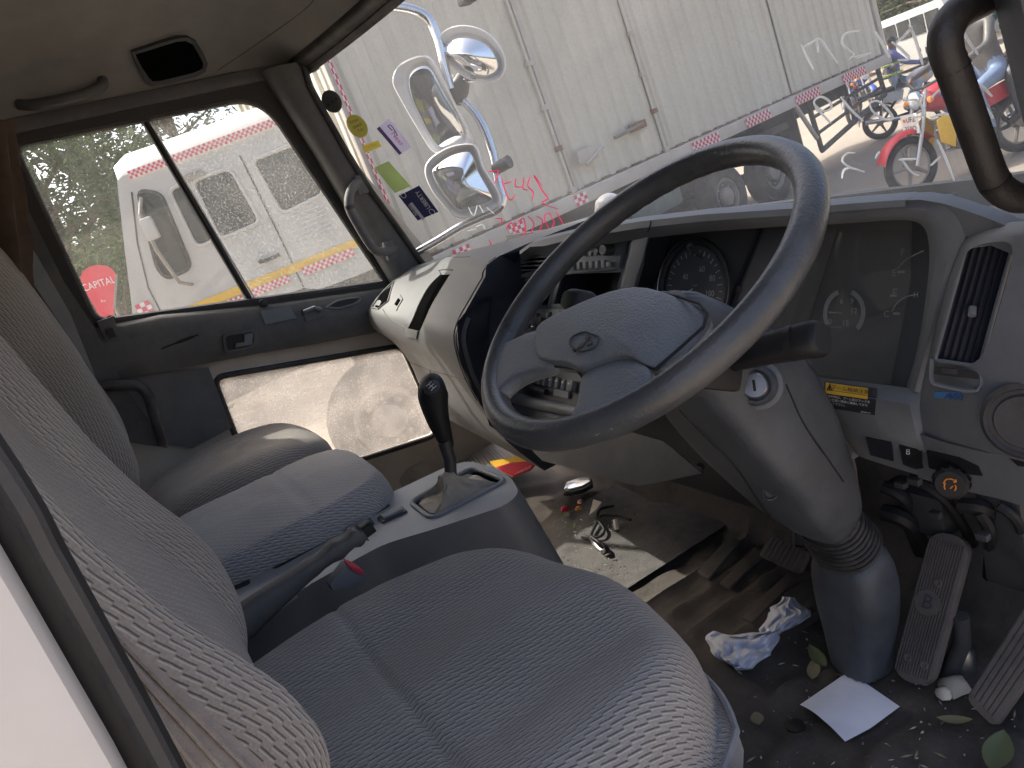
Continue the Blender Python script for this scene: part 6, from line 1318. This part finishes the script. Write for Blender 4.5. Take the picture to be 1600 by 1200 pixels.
    for y in (-.12, .12): MB().tube([q(0, y, r_+.02), q(.12, y, .70)], .026, 8).build('rear_shock', 'chrome', t)
    MB().tube([q(.82, -.36, 1.06), q(.90, -.26, 1.05), q(.98, -.08, 1.0), q(.98, .08, 1.0), q(.90, .26, 1.05), q(.82, .36, 1.06)], .016, 8).build('handlebar', 'bike_black', t)
    for y in (-.30, .30):
        mr_ = MB().tube([q(.90, y, 1.06), q(.92, y*1.15, 1.16), q(.90, y*1.35, 1.24)], .007, 6).build('mirror_stem', 'bike_black', t)
        MB().lathe(q(.90, y*1.4, 1.26), -hd, [(.05, 0), (.055, -.01), (.03, -.03), (0, -.035)], 14).build('mirror_head', 'bike_black', mr_)
    hl_ = MB().lathe(q(1.02, 0, .90), hd, [(.05, -.05), (.10, 0), (.105, .05), (.10, .06)], 18).build('headlamp', 'chrome', t)
    MB().lathe(q(1.08, 0, .90), hd, [(.098, -.005), (.07, .018), (.03, .028), (0, .03)], 18).build('headlamp_lens', 'lens', hl_)
    for y in (-.17, .17): MB().lathe(q(1.02, y, .88), hd, [(.02, -.03), (.036, 0), (.034, .02), (0, .032)], 12).build('indicator', 'orange', t)
    MB().lathe(q(-.33, 0, .74), -hd, [(.05, -.02), (.06, 0), (.05, .02), (0, .03)], 12).build('tail_lamp', 'red', t)
    return t, q, hd, sd
Br = GZ(1606, 232, G); Bf = GZ(1434, 304, G); bdv = (Br-Bf).normalized()
mc, q, hd, sd = motorcycle('motorcycle', 'red motorcycle with number plate ridden by two people on the street', Bf+bdv*1.42, Bf, 'bike_red', 'yellow', S=1.13)
pl_ = MB().prism([q(1.16, y, z) for y, z in ((-.12, .60), (.12, .60), (.12, .80), (-.12, .80))], hd*.008).build('number_plate', 'white', mc, smooth=0)
tb = MB(); sgn = -sd if (GZ(1432, 303, G)-CAMW).dot(hd) < 0 else sd
rgt = rayw(1000, 300)-rayw(900, 340); e_ = sd if sd.dot(rgt) > 0 else -sd
put_text(tb, 'UFZ', .085, q(1.16, 0, .745)+hd*.012+e_*.03, e_, V((0, 0, 1))); put_text(tb, '350Q', .085, q(1.16, 0, .655)+hd*.012, e_, V((0, 0, 1))); tb.build('plate_lettering', 'black', pl_, smooth=0, fix=False)
MB().lathe(q(1.16, 0, .745)+hd*.010-e_*.08, hd, [(.022, 0), (.022, .003), (0, .003)], 10).build('plate_crest', 'orange', pl_)
B2 = GZ(1478, 184, G); mc2, q2, hd2, sd2 = motorcycle('motorcycle', 'white and red motorcycle behind the box truck with rider in blue vest', B2+ca*-.5-cn*.9, B2+ca*.2+cn*.3, 'bike_white', 'bike_red')
B3 = GZ(1334, 192, G); mc3, q3, hd3, sd3 = motorcycle('motorcycle', 'dark motorcycle parked nearest the truck side guard', B3+ca*.9-cn*.3, B3, 'bike_black', 'bike_black', detail=False)
B4 = GZ(1366, 172, G); mc4, q4, hd4, sd4 = motorcycle('motorcycle', 'dark blue motorcycle parked beyond the truck side guard', B4+ca*.8-cn*.8, B4, 'bike_blue', 'bike_black', detail=False)
# ------------------------------------------------------------------ people
def person(label, q, J, cols, base):
    """One continuous skinned figure; J maps joints to local (x, y, z) and radius; cols maps a bone to a material."""
    names = list(J); bones = [b for b in cols if isinstance(b, tuple)]
    me = bpy.data.meshes.new('person'); base = V(base)
    bm = bmesh.new(); sl_ = bm.verts.layers.skin.verify(); bv = []
    for n in names:
        v = bm.verts.new(q(*J[n][:3])-base); v[sl_].radius = (J[n][3], J[n][3]); v[sl_].use_root = n == 'pelvis'; bv.append(v)
    for a, b in bones: bm.edges.new((bv[names.index(a)], bv[names.index(b)]))
    bm.to_mesh(me); bm.free()
    o = bpy.data.objects.new('person', me); col.objects.link(o)
    sk = o.modifiers.new('skin', 'SKIN')
    ss = o.modifiers.new('sub', 'SUBSURF'); ss.levels = 2; ss.render_levels = 2
    dg = bpy.context.evaluated_depsgraph_get(); m2 = bpy.data.meshes.new_from_object(o.evaluated_get(dg)); bpy.data.objects.remove(o)
    ms = sorted(set(cols.values())); m2.materials.clear()
    for m in ms: m2.materials.append(M[m])
    seg = [(q(*J[a][:3])-base, q(*J[b][:3])-base, ms.index(cols[(a, b)])) for a, b in bones]
    for p in m2.polygons:
        c = p.center; best = 9
        for a, b, mi in seg:
            ab = b-a; t = max(0, min(1, (c-a).dot(ab)/ab.length_squared)); d = (a+ab*t-c).length
            if d < best: best = d; p.material_index = mi
        p.use_smooth = True
    o = bpy.data.objects.new('person', m2); col.objects.link(o); o.location = base; ORG[o.name] = base
    return tag(o, label, 'person', cab=False)
def rider(label, q, x0, top, leg, shoe='shoe', arms='bar', foot=(.45, .32), lean=.06, up=0.0, headm='hair'):
    J = {}; z = .90+up
    J['pelvis'] = (x0, 0, z, .13); J['waist'] = (x0+lean*.4, 0, z+.2, .125); J['chest'] = (x0+lean, 0, z+.40, .145); J['neck'] = (x0+lean*1.2, 0, z+.56, .055); J['face'] = (x0+lean*1.3+.02, 0, z+.68, .085); J['crown'] = (x0+lean*1.3, 0, z+.79, .075)
    cols = {('pelvis', 'waist'): top, ('waist', 'chest'): top, ('chest', 'neck'): top, ('neck', 'face'): 'skin', ('face', 'crown'): headm}
    for s, n in ((-1, 'r'), (1, 'l')):
        J['sh'+n] = (x0+lean, s*.20, z+.49, .065); J['el'+n] = (x0+lean+.16, s*.30, z+.28, .048)
        if arms == 'bar': J['ha'+n] = (.82, s*.32, 1.08, .036); J['fi'+n] = (.87, s*.27, 1.05, .026)
        else: J['ha'+n] = (x0+.34, s*.22, z+.08, .036); J['fi'+n] = (x0+.42, s*.19, z+.05, .026)
        J['hip'+n] = (x0+.05, s*.13, z-.03, .10); J['kn'+n] = (x0+.42, s*.22, z-.10, .075); J['an'+n] = (foot[0], s*.20, foot[1]+.06, .05); J['to'+n] = (foot[0]+.17, s*.21, foot[1], .042)
        cols.update({('chest', 'sh'+n): top, ('sh'+n, 'el'+n): top, ('el'+n, 'ha'+n): top, ('ha'+n, 'fi'+n): 'skin', ('pelvis', 'hip'+n): leg, ('hip'+n, 'kn'+n): leg, ('kn'+n, 'an'+n): leg, ('an'+n, 'to'+n): shoe})
    o = person(label, q, J, cols, q(x0, 0, z-.12))
    f = J['face']; c = q(f[0], 0, f[2]+.03); hd_ = (q(1, 0, 0)-q(0, 0, 0)); sd_ = (q(0, 1, 0)-q(0, 0, 0))
    for s in (-1, 1): MB().lathe(c+hd_*.088+sd_*s*.032+V((0, 0, .01)), hd_, [(.010, 0), (.008, .005), (0, .006)], 8).build('eye', 'white', o)
    MB().tube([c+hd_*.088, c+hd_*.112+V((0, 0, -.03)), c+hd_*.09+V((0, 0, -.04))], [.008, .014, .010], 6).build('nose', 'skin', o)
    MB().tube([c+hd_*.088-sd_*.022+V((0, 0, -.065)), c+hd_*.094+V((0, 0, -.067)), c+hd_*.088+sd_*.022+V((0, 0, -.065))], .006, 5).build('mouth', 'maroon', o)
    return o
rider('person in dark jacket and jeans riding the red motorcycle', q, .16, 'jacket', 'denim', lean=.10)
rider('person in teal shirt sitting behind the motorcycle rider', q, -.24, 'teal', 'trousers', arms='lap', foot=(.12, .36), lean=.03, up=.05)
rb2 = rider('person in blue vest with lime bands on the white motorcycle', q2, .35, 'vest', 'denim_pale', lean=.08)
for z in (1.05, 1.22): MB().tube([q2(.38+.12*0+math.cos(a)*.15, math.sin(a)*.165, z) for a in [2*math.pi*i/16 for i in range(16)]], .022, 6, closed=True).build('reflective_band', 'lime', rb2)
# ------------------------------------------------------------------ minibus and wall far down the street
def minibus(label, p, d, L_, colr):
    d = V(d).normalized(); s_ = V((-d.y, d.x, 0)); t = thing('minibus', label, 'minibus', p, cab=False); Z = V((0, 0, 1))
    def q(x, y, z): return V(p)+d*x+s_*y+Z*z
    prof = [(-L_/2, .35), (-L_/2, 1.75), (-L_/2+.15, 2.0), (L_/2-1.0, 2.0), (L_/2-.45, 1.25), (L_/2, 1.05), (L_/2, .35)]
    b = MB().prism([q(x, -.85, z) for x, z in prof], s_*1.7).build('bus_body', colr, t, bevel=.06)
    for y in (-.86, .86):
        for i in range(4): MB().prism([q(-L_/2+.3+i*(L_-1.6)/4+x, y, z) for x, z in ((0, 1.15), ((L_-1.6)/4-.1, 1.15), ((L_-1.6)/4-.1, 1.75), (0, 1.75))], s_*(.02 if y > 0 else -.02)).build('side_window', 'window_dark', t)
        for x in (-L_/2+.8, L_/2-.8): wheel(t, q(x, y*.92, .32), s_ if y > 0 else -s_, .32, .2)
    MB().prism([q(L_/2-.97, y, 1.93) for y in (-.7, .7)]+[q(L_/2-.46, y, 1.3) for y in (.75, -.75)], d*.03+Z*.02).build('front_window', 'window_dark', t)
    for y in (-.6, .6): MB().lathe(q(L_/2, y, .8), d, [(.1, -.02), (.1, .02), (.05, .04), (0, .045)], 12).build('headlamp', 'lens', t)
minibus('white minibus parked behind the motorcycles', gp_((1448, 62), 27)+ca*.0, ca*.6-cn, 4.6, 'bus_paint')
wl = MB().box((0, 0, 0), (60, .3, 3.2)); 
wpos = gp_((300, 400), 34); fw_ = MB(); fw_.obox(wpos+V((0, 0, 1.5)), wd, wn, V((0, 0, 1)), (70, .3, 3.0))
bwall = fw_.build('boundary_wall', 'wall_paint', None, base=wpos); tag(bwall, 'low plastered boundary wall far behind the trees', 'wall', cab=False)
# ------------------------------------------------------------------ mirrors on our own truck, outside the windshield
DM = 2.05
ma = thing('mirror_assembly', 'chrome mirror bracket with three mirrors outside the left front corner', 'mirror', AD_(740, 345, DM))
def md(px, py, d=0.0): return AD_(px, py, DM+d)
arm = [(560, 20), (600, 10), (640, 14), (668, 28), (684, 60), (694, 100), (704, 140)]
MB().tube(spline([md(a, b, -.05+.012*i) for i, (a, b) in enumerate(arm)], 5), .013, 10).build('upper_arm', 'chrome', ma)
MB().tube(spline([md(a, b, .05) for a, b in ((704, 120), (716, 150), (738, 172), (756, 200), (768, 232), (774, 255), (780, 290), (786, 312), (776, 328), (746, 342), (716, 356), (690, 372), (655, 392), (620, 410))], 5), .0115, 10).build('lower_arm', 'chrome', ma)
MB().tube([md(724, 120, .05), md(716, 140, .05), md(712, 160, .05)], [.02, .03, .022], 12).build('upper_clamp', 'plastic_dark', ma)
MB().tube([md(773, 265, .05), md(796, 252, .02)], [.016, .018], 12).build('lower_clamp', 'plastic_dark', ma)
def mirror(out, inn, depth, name, tiltd=0.0, sh='mirror_shell', conv=.0):
    O = [md(*p) for p in out]; c = sum(O, V())/len(O); n = (CAM-c).normalized()+V((-.25, .0, .0)); n.normalize()
    O = spline([AP(*p, c, n) for p in out], 5, True); I = spline([AP(*p, c, n) for p in inn], 5, True)
    sh_o = MB().loft([[c+(p-c)*.55-n*depth for p in O], [c+(p-c)*.9-n*depth*.65 for p in O], [p-n*depth*.15 for p in O], [p+n*.004 for p in O], [c+(p-c)*.97+n*.006 for p in O], [p-n*.004 for p in I]], True, False).build(name, sh, ma, smooth=60)
    ci = sum(I, V())/len(I)
    MB().loft([[ci+(p-ci)*s_+n*(conv*(1-s_*s_)-.004) for p in I] for s_ in (1, .85, .65, .45, .25, .08)], True, True).build('mirror_face', 'mirror_glass', sh_o, smooth=180)
mirror([(614, 128), (622, 104), (645, 90), (668, 88), (684, 108), (712, 166), (738, 218), (724, 236), (690, 240), (674, 234), (652, 200), (628, 158)], [(634, 122), (642, 104), (660, 96), (674, 104), (694, 140), (718, 184), (728, 210), (722, 226), (696, 236), (680, 230), (660, 196), (640, 152)], .09, 'main_mirror', conv=.010)
mirror([(664, 268), (672, 248), (700, 230), (732, 224), (746, 232), (756, 262), (776, 294), (782, 314), (774, 326), (738, 338), (714, 340), (694, 322), (674, 296)], [(669, 268), (678, 254), (703, 237), (730, 230), (741, 238), (752, 266), (769, 296), (775, 311), (768, 320), (736, 331), (716, 333), (699, 318), (680, 294)], .07, 'wide_mirror', conv=.045)
mirror([(682, 70), (692, 50), (714, 40), (742, 42), (768, 56), (786, 82), (790, 106), (780, 124), (756, 130), (728, 122), (706, 104), (690, 88)], [(690, 76), (700, 60), (718, 52), (742, 54), (764, 66), (780, 88), (784, 106), (776, 118), (756, 123), (730, 116), (710, 100), (696, 88)], .06, 'round_mirror', conv=.05)
MB().tube([md(744, 122, .03), md(712, 128, .04), md(706, 140, .05)], .009, 8).build('mirror_stalk', 'chrome', ma)
fm_ = AD_(952, 322, 1.55)
fmo = thing('front_mirror', 'white rounded back of a small mirror above the dashboard', 'mirror', fm_)
MB().lathe(fm_, (-.3, -.5, .8), [(.030, -.03), (.032, -.012), (.028, .008), (.019, .018), (.008, .024), (0, .0245)], 24).build('mirror_back', 'mirror_shell', fmo, smooth=60)
MB().tube([fm_+V((0, 0, -.02)), fm_+V((.05, .02, -.25))], .01, 8).build('mirror_post', 'plastic_dark', fmo)
# sun visor clip on the header
MB().box(AX(730, -2, .9), (.03, .04, .02)).build('visor_clip', 'black', cab, bevel=.005)
# ------------------------------------------------------------------ stand the cab on its slope
for o in CABTHINGS:
    if o.parent is None: o.matrix_world = TILT4 @ o.matrix_basis
